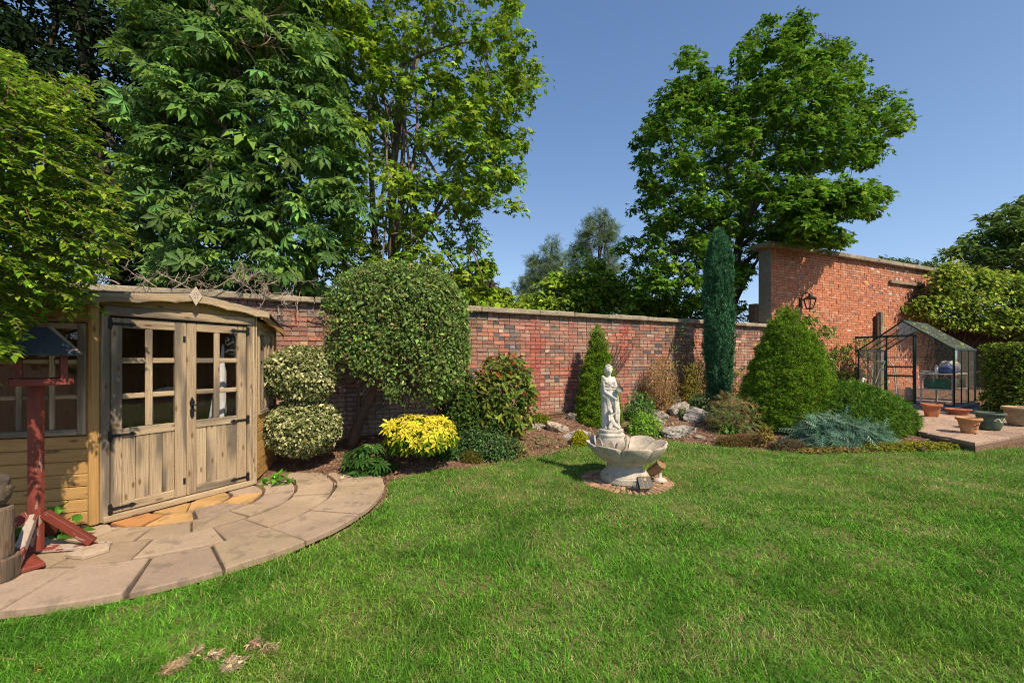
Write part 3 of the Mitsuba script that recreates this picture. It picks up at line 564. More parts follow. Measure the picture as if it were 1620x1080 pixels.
    put(f'{H}__roof', (V, Fs), 'm_felt')
summerhouse()
def hut_contents():
    o = L0 + U * 1.00 - NN * .30
    P = np.array([o + ZZ * .03, o + ZZ * .6 + U * .03, o + ZZ * 1.2 + U * .08, o + ZZ * 1.62 + U * .11])
    V, F = tube(bez(P[0], P[3], A3(0, 0, 0), 16), np.interp(np.linspace(0, 1, 16), [0, .15, .5, .8, .9, 1], [.03, .09, .075, .05, .02, .012]), 14)
    V = V + unit(V - P.mean(0)) * (.018 * np.sin(np.arange(len(V)) * 2.6))[:, None]
    put('folded_parasol', (V, F), 'm_paint', tint=(.55, .56, .58), smooth=True, label='pale folded parasol standing inside the right door of the summerhouse', cat='parasol')
    t = thing('garden_chair', 'pale chair with curved back seen through the right summerhouse door', 'chair'); q = L0 + U * .80 - NN * .62
    fr = (q, U, NN, ZZ)
    put(f'{t}__seat', box(fr, (-.2, -.2, .43), (.2, .2, .46), .01)[:2], 'm_paint', tint=(.5, .46, .40))
    for x in (-.17, .17):
        for y in (-.17, .17): put(num(f'{t}__leg'), box(fr, (x - .018, y - .018, .02), (x + .018, y + .018, .428), .004)[:2], 'm_paint', tint=(.5, .46, .40))
        put(num(f'{t}__back_post'), box(fr, (x - .016, -.2, .462), (x + .016, -.168, 1.0), .004)[:2], 'm_paint', tint=(.5, .46, .40))
    a = np.linspace(0, math.pi, 12); V, F = tube([q + U * (.2 * math.cos(x)) + ZZ * (1.0 + .12 * math.sin(x)) - NN * .184 for x in a], .022, 8); put(f'{t}__back_rail', (V, F), 'm_paint', tint=(.55, .5, .44), smooth=True)
hut_contents()

# ------------------------------------------------------------------ bird table, carved owl post
def bird_table():
    B = thing('bird_table', 'red painted wooden bird table with slate grey roof beside the summerhouse', 'bird table'); c = A3(-3.555, 3.07, 0) + A3(.655, .755, 0) * .025
    x, y = unit(A3(.655, .755, 0)), unit(A3(-.755, .655, 0)); fr = (c, x, y, ZZ)
    pole = [(-.042, -.022), (-.022, -.042), (.022, -.042), (.042, -.022), (.042, .022), (.022, .042), (-.022, .042), (-.042, .022)]
    V, F = prism(pole, .03, 1.268, .004); put(f'{B}__pole', (c + V[:, :1] * x + V[:, 1:2] * y + V[:, 2:] * ZZ - x * .026, F), 'm_red', uv=np.stack([V[:, 0] + V[:, 1] * .7, V[:, 2]], 1))
    fo = (c - x * .026, x, y, ZZ)
    V, F, uv = boxes([box(fr, (-.142, -.142, 1.270), (.142, .142, 1.288), .004)] + [box(fr, lo, hi, .004) for lo, hi in (((-.152, -.162, 1.262), (.152, -.144, 1.312)), ((-.152, .144, 1.262), (.152, .162, 1.312)), ((-.162, -.161, 1.263), (-.153, .161, 1.311)), ((.153, -.161, 1.263), (.162, .161, 1.311)))])
    put(f'{B}__tray', (V, F), 'm_red', uv=uv)
    for sx in (-1, 1):
        for sy in (-1, 1): putb(num(f'{B}__post'), box((c, x, y, ZZ), (sx * .112 - .020, sy * .112 - .020, 1.289), (sx * .112 + .020, sy * .112 + .020, 1.512), .004), 'm_red')
    e, t = .185, .036; ez, tz = 1.497, 1.695
    V = [(-e, -e, ez), (e, -e, ez), (e, e, ez), (-e, e, ez), (-t, -.03, tz), (t, -.03, tz), (t, .03, tz), (-t, .03, tz)]; V += [(p[0], p[1], p[2] - .016) for p in V]
    Q = [(0, 1, 5, 4), (1, 2, 6, 5), (2, 3, 7, 6), (3, 0, 4, 7), (4, 5, 6, 7), (8, 12, 13, 9), (9, 13, 14, 10), (10, 14, 15, 11), (11, 15, 12, 8), (0, 8, 9, 1), (1, 9, 10, 2), (2, 10, 11, 3), (3, 11, 8, 0)]
    V = np.array(V); V = c + V[:, :1] * x + V[:, 1:2] * y + V[:, 2:] * ZZ
    put(f'{B}__roof', (V, np.vstack([[(a_, b_, c_), (a_, c_, d_)] for a_, b_, c_, d_ in Q])), 'm_felt', label='slate grey felted pyramid roof')
    for sx in (1,):
        p, q = c + x * (t + .004) - y * .02 + ZZ * (tz + .006), c + x * (e + .012) - y * (e - .02) + ZZ * (ez - .002); putb(num(f'{B}__roof_batten'), beam(p, q, .03, .014), 'm_wood_old')
    for k, (d, m) in enumerate(((A3(.36, .10, 0), 'm_red'), (A3(.19, -.30, 0), 'm_red_worn'), (A3(-.30, -.16, 0), 'm_red_worn'), (A3(-.2, .3, 0), 'm_red'))):
        u = unit(d); putb(num(f'{B}__brace'), beam(fo[0] + u * .05 + ZZ * .30, fo[0] + d * .92 + ZZ * .05, .05, .055), m)
    putb(num(f'{B}__foot'), box((fo[0], unit(A3(.86, -.5, 0)), unit(A3(.5, .86, 0)), ZZ), (-.1, -.19, .004), (.35, -.02, .034), .006), 'm_red')
    putb(num(f'{B}__foot'), box((fo[0], unit(A3(.9, .15, 0)), unit(A3(-.15, .9, 0)), ZZ), (-.33, -.0, .004), (.44, .09, .031), .006), 'm_red_worn')
bird_table()
put('stone_fragment', moved(prism([(0, 0), (.16, -.03), (.22, .10), (.16, .17), (.02, .13)], 0, .03, .008), (-3.26, 3.0, .006)), 'm_slab', tint=(.36, .28, .2), label='broken slab fragment lying at the foot of the red bird table', cat='stone')
def owl():
    O = thing('owl_post', 'weathered wooden post carved with an owl on top, cut by the left frame edge', 'carved post'); c = A3(-3.395, 2.70, 0)
    def bumpy(prof, n=36, amp=.006, seed=0, fr=12):
        V, F = lathe(prof, n); q = meshkit.fbm(np.stack([np.arctan2(V[:, 1], V[:, 0]) * 3, V[:, 2] * 14, V[:, 2] * 0 + 3], -1), 3, seed) - .5
        r = np.hypot(V[:, 0], V[:, 1])[:, None] + 1e-9; V[:, :2] *= 1 + (q[:, None] * amp * 2 / np.maximum(r, .03)); return V, F
    for nm, pr in (('base', [(.001, .004), (.105, .004), (.108, .02), (.108, .145), (.103, .150), (.001, .152)]), ('shaft', [(.08, .150), (.082, .17), (.080, .46), (.074, .478), (.001, .48)])):
        V, F = bumpy(pr); put(f'{O}__{nm}', (c + V, F), 'm_wood_stump', uv=np.stack([np.arctan2(V[:, 1], V[:, 0]) * .1, V[:, 2]], 1), smooth=False)
    pr = [(.001, .478), (.03, .478), (.045, .50), (.066, .535), (.074, .58), (.070, .615), (.060, .632), (.066, .65), (.064, .672), (.05, .688), (.02, .694), (.001, .694)]
    V, F = bumpy(pr, 40, .005, 3); V[:, 0] *= 1.05
    put(f'{O}__owl', (c + V, F), 'm_wood_stump', uv=np.stack([V[:, 2] * 2, np.arctan2(V[:, 1], V[:, 0]) * .3], 1), smooth=True, label='carved owl with rounded head')
    for s in (-1, 1):
        V, F = lathe([(.001, .006), (.010, .004), (.014, 0)], 12); q = c + A3(.028 * s + .012, -.056, .655); put(num(f'{O}__eye'), (q + V[:, :1] * A3(1, 0, 0) + V[:, 1:2] * ZZ + V[:, 2:] * A3(0, -1, 0), F), 'm_dark')
        V, F = lathe([(.001, -.05), (.012, -.04), (.017, 0), (.012, .045), (.001, .06)], 10); put(num(f'{O}__wing'), (c + A3(s * .064, -.02, .575) + V * [1, 1.8, 1], F), 'm_wood_stump', uv=V[:, [0, 2]], smooth=True)
    V, F = skin([((c + A3(.012, -.062, .642), .010), (c + A3(.012, -.074, .622), .004)), ((c + A3(-.030, -.050, .672), .010), (c + A3(.010, -.064, .660), .009)), ((c + A3(.010, -.064, .660), .009), (c + A3(.055, -.046, .674), .010))], .006, 2)
    put(f'{O}__face', (V, F), 'm_wood_stump', uv=V[:, [0, 2]], smooth=True)
    ft = [beam(c + A3(x, -.050 - .004 * k, .535 + .022 * k), c + A3(x, -.068, .512 + .022 * k), .012, .006) for k in range(3) for x in (-.03, -.01, .01, .03, .05)]
    V, F, uv = boxes(ft); put(f'{O}__feathers', (V, F), 'm_wood_stump', uv=uv)
owl()

# ------------------------------------------------------------------ fountain with statue
def fountain():
    z0 = float(height(FX, FY)) + .012; c = A3(FX, FY, z0); st = (.45, .415, .35)
    F_ = thing('fountain', 'pale stone garden fountain with scalloped petal bowl on a round brick ring', 'fountain')
    ped = [(.0, 0), (.274, 0), (.282, .012), (.282, .070), (.272, .080), (.272, .088), (.262, .092), (.238, .118), (.214, .155), (.204, .19), (.206, .225), (.23, .25)]
    V, F = lathe(ped, 88); put(f'{F_}__pedestal', (c + A3(-.02, 0, 0) + V, F), 'm_statue', tint=st)
    # bowl: eight cupped petals, outside and inside surfaces joined at the rim
    n, per = 160, 8
    a = np.arange(n) / n * 2 * np.pi; ph = (a * per / (2 * np.pi) + .5) % 1.0; lobe = np.abs(np.sin(ph * np.pi)) ** .55
    rows = []
    for t in np.linspace(0, 1, 16): r = .215 + (.485 - .215) * t ** .85; rr = r * (1 - (.115 * t ** 2) * (1 - lobe) - .03 * t * (1 - lobe) * (lobe < .3)); rows.append(np.stack([rr * np.cos(a), rr * np.sin(a), .215 + .205 * t ** 1.25 + 0 * a + .036 * t ** 6 * lobe], 1))
    rim = rows[-1]; rows.append(rim * [.985, .985, 1] + [0, 0, .012]); rows.append(rim * [.955, .955, 1] + [0, 0, .010])
    for t in np.linspace(1, 0, 16)[1:]: r = .08 + (.455 - .08) * t; rr = r * (1 - .120 * t ** 2 * (1 - lobe)); rows.append(np.stack([rr * np.cos(a), rr * np.sin(a), .285 + .135 * t ** 2.2 + .055 * (1 - lobe) ** 2 * t * (1 - t ** 6) + .038 * t ** 6 * lobe], 1))
    V = np.vstack(rows); i = np.arange(n); j = (i + 1) % n; Fs = []
    for k in range(len(rows) - 1): Fs += [np.stack([k * n + i, k * n + j, (k + 1) * n + j], 1), np.stack([k * n + i, (k + 1) * n + j, (k + 1) * n + i], 1)]
    e = (len(rows) - 1) * n; V = np.vstack([V, [[0, 0, .285]]]); Fs.append(np.stack([e + i, e + j, i * 0 + len(V) - 1], 1))
    put(f'{F_}__bowl', (c + V, np.vstack(Fs)), 'm_statue', tint=(.46, .41, .335), smooth=True, label='shallow scalloped bowl of eight stone petals')
    V, F = lathe([(.001, .004), (.16, .003), (.20, 0)], 32); put(f'{F_}__rust_stain', (c + A3(.05, -.02, .296) + V, F), 'm_statue', tint=(.36, .21, .08), label='rusty brown stain on the bowl floor')
    b = c + A3(-.165, .06, 0)
    V, F = lathe([(.15, .29), (.158, .42), (.150, .50), (.148, .522), (.155, .53), (.155, .545), (.142, .556), (.136, .572), (.142, .580), (.142, .596), (.126, .606), (.001, .610)], 72); put(f'{F_}__statue_plinth', (b + V, F), 'm_statue', tint=(.50, .47, .41))
    pt = trimesh.creation.icosphere(3)
    for k in range(9):
        q = 2 * math.pi * k / 9 + .2; d, t_ = A3(math.cos(q), math.sin(q), 0), A3(-math.sin(q), math.cos(q), 0); V = np.array(pt.vertices); V = V * [.056, .022, .098]; V[:, 0] *= 1 - .45 * np.clip(-V[:, 2] / .098, 0, 1); V[:, 1] += .35 * (V[:, 0] ** 2) / .056 + .35 * np.clip(V[:, 2], -.1, .1)
        put(num(f'{F_}__inner_petal'), (b + d * .168 + ZZ * .415 + V[:, :1] * t_ + V[:, 1:2] * d + V[:, 2:] * ZZ, pt.faces), 'm_statue', tint=(.44, .40, .335), smooth=True)
    V, F = tube([b + A3(.05, -.14, .36), b + A3(.075, -.19, .355), b + A3(.095, -.235, .34)], [.030, .030, .026], 12); put(f'{F_}__spout', (V, F), 'm_statue', tint=(.10, .055, .03), label='dark rusty water spout')
    # the statue
    S = thing('statue', 'white stone statue of a draped woman holding a bowl above the fountain', 'statue'); o = b + A3(0, 0, .610); SC = A3(.88, .92, .945)
    SC = A3(.88, .92, .945); J = lambda x, y, z, r: (A3(x, y, z), r)
    head, chin, neck, chest = J(-.040, -.012, .752, .050), J(-.036, -.034, .715, .030), J(-.034, 0, .675, .024), J(-.032, .0, .585, .064)
    waist, hip = J(-.022, .0, .490, .054), J(.005, .0, .405, .078)
    bones = [(head, chin), (J(-.040, .004, .752, .050), neck), (neck, J(-.032, .0, .64, .034)), (J(-.098, .004, .632, .032), J(.030, .004, .628, .032)), (J(-.062, -.012, .590, .046), J(-.006, -.012, .588, .046)), (chest, waist), (waist, hip), (J(-.024, .02, .385, .066), J(.032, -.005, .395, .062)),
             # straight leg and bent leg, feet
             (J(.038, -.012, .385, .060), J(.072, -.040, .225, .040)), (J(.072, -.040, .225, .040), J(.090, -.010, .060, .024)), (J(.090, -.010, .050, .022), J(.100, -.060, .022, .018)),
             (J(-.030, 0, .385, .062), J(-.030, -.012, .215, .046)), (J(-.030, -.012, .215, .046), J(-.035, .0, .05, .032)), (J(-.035, -.0, .045, .024), J(-.04, -.065, .022, .018)),
             # her right arm across the body
             (J(-.104, .0, .622, .030), J(-.092, -.030, .470, .024)), (J(-.092, -.030, .470, .025), J(.020, -.085, .392, .018)), (J(.020, -.085, .392, .017), J(.050, -.092, .375, .014)),
             # her left arm carrying the bowl
             (J(.034, .0, .620, .028), J(.070, -.010, .500, .023)), (J(.070, -.010, .500, .023), J(.085, -.075, .470, .017)),
             (J(-.040, .010, .755, .046), J(-.040, .02, .74, .04))]
    V, F = skin(bones, .009, 6); put(f'{S}__body', (o + V * SC, F), 'm_statue', tint=(.60, .575, .52), smooth=True)
    V, F = skin([(J(-.040, .012, .776, .044), J(-.040, .046, .758, .040)), (J(-.040, .066, .752, .024), J(-.042, .070, .735, .022)), (J(-.082, -.002, .752, .020), J(-.080, .018, .712, .016)), (J(.002, -.002, .752, .020), J(-.002, .018, .716, .016)), (J(-.074, -.022, .782, .018), J(-.040, -.030, .796, .020)), (J(-.040, -.030, .796, .020), J(-.006, -.022, .782, .018))], .006, 3); V = V + (V - A3(-.04, .01, .75)) * (.22 * (meshkit.fbm(V * 60, 2) - .5))[:, None]
    put(f'{S}__hair', (o + V * SC, F), 'm_statue', tint=(.44, .42, .375), smooth=False)
    V, F = skin([(J(-.040, -.060, .748, .008), J(-.039, -.066, .735, .010)), (J(-.040, -.058, .764, .010), J(-.040, -.056, .770, .008))], .006, 2); put(f'{S}__nose', (o + V * SC, F), 'm_statue', tint=(.60, .575, .52), smooth=True)
    for x in (-.060, -.020): V, F = skin([(J(x, -.050, .752, .007), J(x + .004, -.050, .752, .007))], .006, 1); put(num(f'{S}__eye'), (o + V * SC, F), 'm_statue', tint=(.38, .36, .33), smooth=True)
    V, F = skin([(J(-.046, -.060, .718, .005), J(-.028, -.060, .718, .005))], .006, 1); put(f'{S}__mouth', (o + V * SC, F), 'm_statue', tint=(.42, .40, .36), smooth=True)
    for x, y, z, dx in ((.052, -.094, .372, 1), (.088, -.086, .468, .6)):
        fb = [(J(x + .004 * k * dx, y - .002 * k, z + .010 - .008 * k, .0055), J(x + .020 * dx, y - .014, z + .010 - .010 * k, .0048)) for k in range(4)] + [(J(x - .004, y, z + .012, .006), J(x + .010 * dx, y - .012, z + .020, .005))]
        V, F = skin(fb, .005, 2); put(num(f'{S}__fingers'), (o + V * SC, F), 'm_statue', tint=(.58, .55, .49), smooth=True)
    # drapery: a cloth with folds that falls from the left shoulder round the hips to the ground
    dr_ = []
    rs = np.random.default_rng(3)
    for k in range(9): t = k / 8; x0 = -.105 + .03 * t; dr_.append((J(-.100 + .10 * t, .045 - .05 * math.sin(t * 3.1), .44 - .05 * t, .026), J(-.115 + .13 * t + rs.normal(0, .01), .03 - .055 * math.sin(t * 3.1), .02, .030 + .012 * rs.random())))
    for k in range(5): t = k / 4; dr_.append((J(-.115, .01 - .02 * t, .475 - .05 * t, .020), J(.045 - .03 * t, -.080 + .02 * t, .405 - .075 * t, .017)))
    dr_ += [(J(-.11, .03, .60, .022), J(-.10, .06, .45, .035)), (J(-.115, -.005, .655, .020), J(-.03, -.05, .565, .018)), (J(-.10, -.03, .632, .016), J(-.13, -.01, .60, .014)), (J(-.03, -.055, .56, .016), J(.03, -.045, .60, .014)), (J(-.085, -.04, .545, .014), J(.03, -.052, .535, .014)), (J(-.08, -.045, .505, .013), J(.04, -.05, .50, .013)), (J(.03, -.085, .40, .016), J(.055, -.055, .12, .018))]
    V, F = skin(dr_, .010, 4); put(f'{S}__drapery', (o + V * SC, F), 'm_statue', tint=(.56, .535, .48), smooth=True)
    # small child figure at her feet
    ch = [(J(-.030, -.085, .232, .030), J(-.026, -.098, .222, .026)), (J(-.030, -.080, .20, .018), J(-.022, -.078, .13, .036)), (J(-.0, -.085, .175, .014), J(.045, -.105, .215, .010)), (J(-.05, -.085, .175, .014), J(-.055, -.12, .11, .011)), (J(-.022, -.078, .13, .036), J(.0, -.090, .075, .038)), (J(.0, -.09, .075, .034), J(.050, -.110, .035, .022)), (J(-.02, -.09, .07, .032), J(-.05, -.115, .02, .022)), (J(.05, -.11, .035, .02), J(.075, -.115, .02, .016))]
    V, F = skin(ch, .008, 4); put(f'{S}__child', (o + V * SC, F), 'm_statue', tint=(.57, .545, .49), smooth=True)
    V, F = lathe([(.001, 0), (.025, .002), (.044, .020), (.050, .042), (.046, .042), (.04, .022), (.001, .010)], 24)
    tl = np.array([[1, 0, 0], [0, .55, .83], [0, -.83, .55]]); put(f'{S}__bowl', (o + (A3(.085, -.085, .485) + V @ tl) * SC, F), 'm_statue', tint=(.22, .215, .20), smooth=True, label='dark shallow bowl held at her side')
    V, F = lathe([(.001, -.004), (.125, -.004), (.128, .012), (.11, .026), (.001, .034)], 32); q = meshkit.fbm(V * 22, 3) - .5; V = V + q[:, None] * .012; put(f'{S}__ground', (o + V * SC, F), 'm_statue', tint=(.54, .51, .45), smooth=True)
fountain()
def rock(k, c, size, label, tint=(.40, .36, .30), seed=0, m='m_rock', rot=0.0, tilt=0.0, group=None, sharp=.30):
    rg = np.random.default_rng(100 + seed); t = trimesh.Trimesh(unit(rg.normal(size=(26, 3))) * rg.uniform(.78, 1.1, (26, 1)), process=False).convex_hull
    t = trimesh.Trimesh(t.vertices, t.faces).subdivide().subdivide().subdivide(); V = np.array(t.vertices); q = meshkit.fbm(V * 2.6 + seed * 7.7, 4) - .5; q2 = np.abs(meshkit.fbm(V * 5 + seed * 3.1, 3) - .5)
    V = V * (1 + q[:, None] * .35 - q2[:, None] * .35) * np.asarray(size) / 2
    cr, sr, ct, st_ = math.cos(rot), math.sin(rot), math.cos(tilt), math.sin(tilt)
    V = V @ np.array([[ct, 0, st_], [0, 1, 0], [-st_, 0, ct]]) @ np.array([[cr, sr, 0], [-sr, cr, 0], [0, 0, 1]])
    put(k, (np.asarray(c) + V, t.faces), m, tint=np.array(tint) * .72, label=label, cat='rock' if m == 'm_rock' else 'stone', group=group, smooth=False)
def solar_stone():
    z = float(height(FX, FY)); c = A3(1.435, 4.52, z + .060)
    t = thing('solar_stone', 'stone shaped solar unit with black gold lined panel leaning against the fountain base', 'solar panel')
    rock('solar_stone__stone', c, (.25, .13, .165), None, (.47, .43, .33), 5); labels.pop('solar_stone__stone', None)
    n = unit(A3(.10, -.80, .60)); x = unit(A3(1, .12, 0) - n * np.dot(A3(1, .12, 0), n)); y = np.cross(n, x); fr = (c + n * .064 + A3(.006, 0, .018), x * 1.0, y * 1.0, n)
    put('solar_stone__panel', box(fr, (-.078, -.064, -.03), (.078, .064, .008), .003)[:2], 'm_paint', tint=(.025, .027, .03))
    V, F = cat_([box(fr, lo, hi, .001)[:2] for lo, hi in [((-.079, -.068, .0), (.079, -.065, .0095)), ((-.079, .065, 0), (.079, .068, .0095)), ((-.030, -.064, .0082), (-.028, .064, .0092)), ((.018, -.064, .0083), (.020, .064, .0093)), ((-.006, .022, .0084), (.012, .044, .0096)), ((-.022, .034, .0085), (.022, .0365, .0098))]])
    put('solar_stone__gold_lines', (V, F), 'm_paint', tint=(.55, .33, .05))
    put('cable', tube(bez(c + A3(-.08, -.0, -.02), c + A3(-.17, -.06, -.055), A3(-.02, 0, .05), 8), .004, 6), 'm_iron', label='thin black cable running from the solar stone into the brick ring', cat='cable')
solar_stone()
def spotlight():
    z = float(height(FX, FY)); t = thing('garden_spotlight', 'tilted brown cylinder shaped garden spotlight on pale round foot behind the fountain base', 'garden light'); c = A3(1.735, 4.90, z)
    d = unit(A3(.10, -.16, .165)); x = unit(np.cross(d, A3(0, 0, 1))); y = np.cross(d, x); V, F = lathe([(.001, -.115), (.055, -.115), (.058, -.105), (.058, .07), (.062, .075), (.062, .10), (.054, .105), (.052, .085), (.001, .085)], 28)
    put(f'{t}__barrel', (c + A3(-.005, .02, .155) + V[:, :1] * x + V[:, 1:2] * y + V[:, 2:] * d, F), 'm_statue', tint=(.30, .19, .10), smooth=True)
    V, F = lathe([(.001, 0), (.075, 0), (.078, .015), (.05, .04), (.018, .052), (.018, .10), (.001, .10)], 24); put(f'{t}__foot', (c + A3(.02, -.03, .012) + V, F), 'm_statue', tint=(.50, .46, .38), smooth=True)
spotlight()

# ------------------------------------------------------------------ pots on the terrace
def pot(k, u, v, r_top, r_bot, h, tint, label, lip=.02, belly=0.0, sq=False, deco=None):
    """u: pixel column of the pot's middle, v: row of its foot."""
    Y = (EYE - PZ) * FOC / (v - HY) + r_bot * .9; c = A3((u - CX) / FOC * Y, Y, PZ + .002); t = thing(k, label, 'plant pot')
    mid = [(r_bot + (r_top - r_bot) * q ** (.75 if belly else 1) + belly * math.sin(q * math.pi), h * q) for q in np.linspace(0, .80, 9)]
    pr = [(.001, 0)] + mid + [(r_top * .97, h * .83), (r_top + lip, h * .86), (r_top + lip * 1.1, h * .96), (r_top + lip * .6, h), (r_top - .012, h), (r_top - .02, h * .93), (r_top - .03, h * .80), (.001, h * .78)]
    md = (lambda a, q: 1 / np.maximum(np.abs(np.cos(a + .5)) ** 8 + np.abs(np.sin(a + .5)) ** 8, 1e-3) ** .125 * .9) if sq else None
    V, F = lathe(pr, 56, md); nw = len(pr) - 2
    put(f'{t}__body', (c + V, F), 'm_terracotta', tint=tint, smooth=not sq)
    V, F = lathe([(.001, .012), (r_top * .5, .008), (r_top - .034, 0)], 24, md and (lambda a, q: md(a, q))); put(f'{t}__soil', (c + A3(0, 0, h * .81) + V, F), 'm_soil')
    if deco:
        for j, (da, dz) in enumerate(deco[1]):
            a = -math.pi / 2 + da; rr = np.interp(dz * h, [m[1] for m in mid], [m[0] for m in mid]) + .001; o = c + A3(rr * math.cos(a), rr * math.sin(a), dz * h); V, F = lathe([(.001, .006), (.012, .005), (.020, 0)], 9); d = A3(math.cos(a), math.sin(a), 0); s = A3(-math.sin(a), math.cos(a), 0)
            put(num(f'{t}__motif'), (o + V[:, :1] * s * deco[2] + V[:, 1:2] * ZZ * .7 + V[:, 2:] * d, F), 'm_terracotta', tint=deco[0])
pot('terracotta_pot', 1532.5, 686, .145, .088, .255, (.52, .27, .12), 'terracotta pot with small dark motifs, front one on the terrace edge', .015, 0, False, ((.14, .07, .035), [(-.28, .52), (0, .34), (.1, .62), (.42, .56), (-.1, .5)], 1.3))
pot('green_pot', 1566, 681, .172, .118, .30, (.085, .12, .085), 'large dark green glazed pot with pale garland behind the terracotta pot', .025, .012, False, ((.36, .36, .26), [(-.5 + .11 * k, .58 + .10 * math.sin(k * .9)) for k in range(9)], 1.0))
pot('tan_pot', 1622, 676, .27, .20, .345, (.40, .29, .17), 'widest tan earthenware pot at the right frame edge', .03, .01)
pot('square_planter', 1473.5, 660, .150, .098, .275, (.50, .185, .085), 'square orange terracotta planter in front of the greenhouse', .016, 0, True)
pot('terracotta_bowl', 1516, 656.5, .20, .145, .12, (.42, .15, .085), 'wide low terracotta bowl beside the square planter', .018)

# ------------------------------------------------------------------ greenhouse
def greenhouse():
    G = thing('greenhouse', 'dark green metal framed glass greenhouse on the terrace', 'greenhouse'); o = A3(9.53, 11.30, .34); g = unit(A3(.96, -1.55, 0)); q = A3(-g[1], g[0], 0); W, Dp, eh, rh = 1.82, 1.95, 1.37, 2.10; fr = (o, g, q, ZZ); P = lambda a, b, z: o + g * a + q * b + ZZ * z
    m = 'm_green_paint'
    put(f'{G}__plinth', box(fr, (-.08, -.10, -.16), (W + .08, Dp + .05, -.002), .01)[:2], 'm_mortar', tint=(.22, .22, .22), label='grey concrete plinth')
    def bar(nm, p, r, w=.034, h=.034): return put(num(f'{G}__{nm}'), beam(p, r, w, h, bev=.004)[:2], m)
    for b in (0, Dp):
        for a in (0, W): bar('corner_post', P(a, b, .035), P(a, b, eh - .02))
        bar('base_rail', P(.02, b, .017), P(W - .02, b, .017)); bar('gable_rafter', P(-.0, b, eh), P(W / 2, b, rh)); bar('gable_rafter', P(W, b, eh), P(W / 2, b, rh))
    for a in (0, W): bar('base_rail', P(a, .02, .017), P(a, Dp - .02, .017)); bar('eave', P(a, -.05, eh), P(a, Dp + .05, eh), .05, .05)
    bar('ridge', P(W / 2, -.03, rh + .005), P(W / 2, Dp + .03, rh + .005), .045, .045)
    for k in (1, 2):
        b = Dp * k / 3
        for a in (0, W): bar('glazing_bar', P(a, b, .035), P(a, b, eh - .03), .022, .022); bar('roof_bar', P(a, b, eh), P(W / 2, b, rh), .022, .022)
    dl, dr_, dh = .60, 1.14, 1.70
    bar('door_post', P(dl, -.03, .03), P(dl, -.03, dh), .03, .03); bar('door_post', P(dr_, -.03, .03), P(dr_, -.03, dh), .062, .04); bar('door_track', P(-.06, -.035, dh + .02), P(dr_ + .05, -.035, dh + .02), .04, .05)
    bar('track_stay', P(-.045, -.035, eh - .75), P(-.045, -.035, dh), .022, .022)
    for z in (.93, .70): bar('door_rail', P(dl, -.03, z), P(dr_, -.03, z), .03, .045)
    bar('door_rail', P(dl, -.03, .06), P(dr_, -.03, .06), .03, .05)
    bar('brace', P(.02, .012, eh - .08), P(.52, .012, .06), .015, .02)
    for z in (1.18,): bar('back_bar', P(.02, Dp, z), P(W - .02, Dp, z), .02, .02)
    def pane(nm, *pts):
        n = len(pts); put(num(f'{G}__{nm}'), (np.array(pts), [(0, i, i + 1) for i in range(1, n - 1)]), 'm_sheen_roof' if nm == 'roof_pane' else 'm_sheen_glass')
    e = .018
    for b in (0.0, Dp):
        hz = lambda a: eh + (rh - eh) * (1 - abs(a - W / 2) / (W / 2)) - .02
        for a0, a1 in ((e, dl), (dl, dr_), (dr_, W - e)):
            mid = [P(W / 2, b, hz(W / 2))] if a0 < W / 2 < a1 else []
            pane('gable_pane', P(a0, b, .035), P(a1, b, .035), P(a1, b, hz(a1)), *mid, P(a0, b, hz(a0)))
    for k in range(3):
        b0, b1 = Dp * k / 3 + .012, Dp * (k + 1) / 3 - .012
        for a in (0, W): pane('side_pane', P(a, b0, .035), P(a, b1, .035), P(a, b1, eh - .03), P(a, b0, eh - .03)); s = 1 if a == 0 else -1; pane('roof_pane', P(a + s * .02, b0, eh + .03), P(a + s * .02, b1, eh + .03), P(W / 2 - s * .02, b1, rh + .01), P(W / 2 - s * .02, b0, rh + .01))
    # what stands inside and in front
    t = thing('potting_table', 'white framed two tier potting table inside the greenhouse', 'table'); wt = (.55, .53, .47); a0, a1, b0, b1 = 1.20, 1.76, .22, 1.5
    for a in (a0, a1):
        for b in (b0, b1): put(num(f'{t}__leg'), box(fr, (a - .018, b - .018, .0), (a + .018, b + .018, .74), .004)[:2], 'm_paint', tint=wt)
    for z in (.36, .742): put(num(f'{t}__shelf'), box(fr, (a0 - .02, b0 - .02, z), (a1 + .02, b1 + .02, z + .03), .004)[:2], 'm_paint', tint=wt)
    put(f'{t}__brace', beam(P(a0 + .2, b0 - .022, .06), P(a1, b0 - .022, .30), .02, .02)[:2], 'm_paint', tint=wt)
    def lump(k, a, b, z, sz, tint, label, cat, seed):
        s = trimesh.creation.icosphere(3); V = np.array(s.vertices); V = V * (1 + .5 * (meshkit.fbm(V * 1.7 + seed, 3) - .5)[:, None]); V = np.sign(V) * np.abs(V) ** .7 * np.array(sz) / 2
        put(k, (P(a, b, z + sz[2] * .46) + V, s.faces), 'm_paint', tint=tint, label=label, cat=cat, smooth=True)
    lump('blue_bag', 1.62, .5, .772, (.34, .34, .20), (.03, .07, .24), 'blue plastic bag on top of the potting table', 'bag', 3)
    lump('white_bag', 1.56, .95, .772, (.36, .3, .34), (.50, .52, .52), 'pale sack standing behind the blue bag on the potting table', 'bag', 11)
    lump('grey_tray', 1.28, .55, .772, (.20, .4, .06), (.35, .38, .36), 'grey seed tray on the left end of the potting table', 'tray', 17)
    V, F = lathe([(.001, 0), (.03, 0), (.034, .02), (.034, .15), (.016, .19), (.016, .22), (.001, .22)], 16); put('spray_bottle', (P(1.44, .40, .772) + V, F), 'm_paint', tint=(.62, .64, .66), smooth=True, label='white spray bottle on the potting table', cat='bottle')
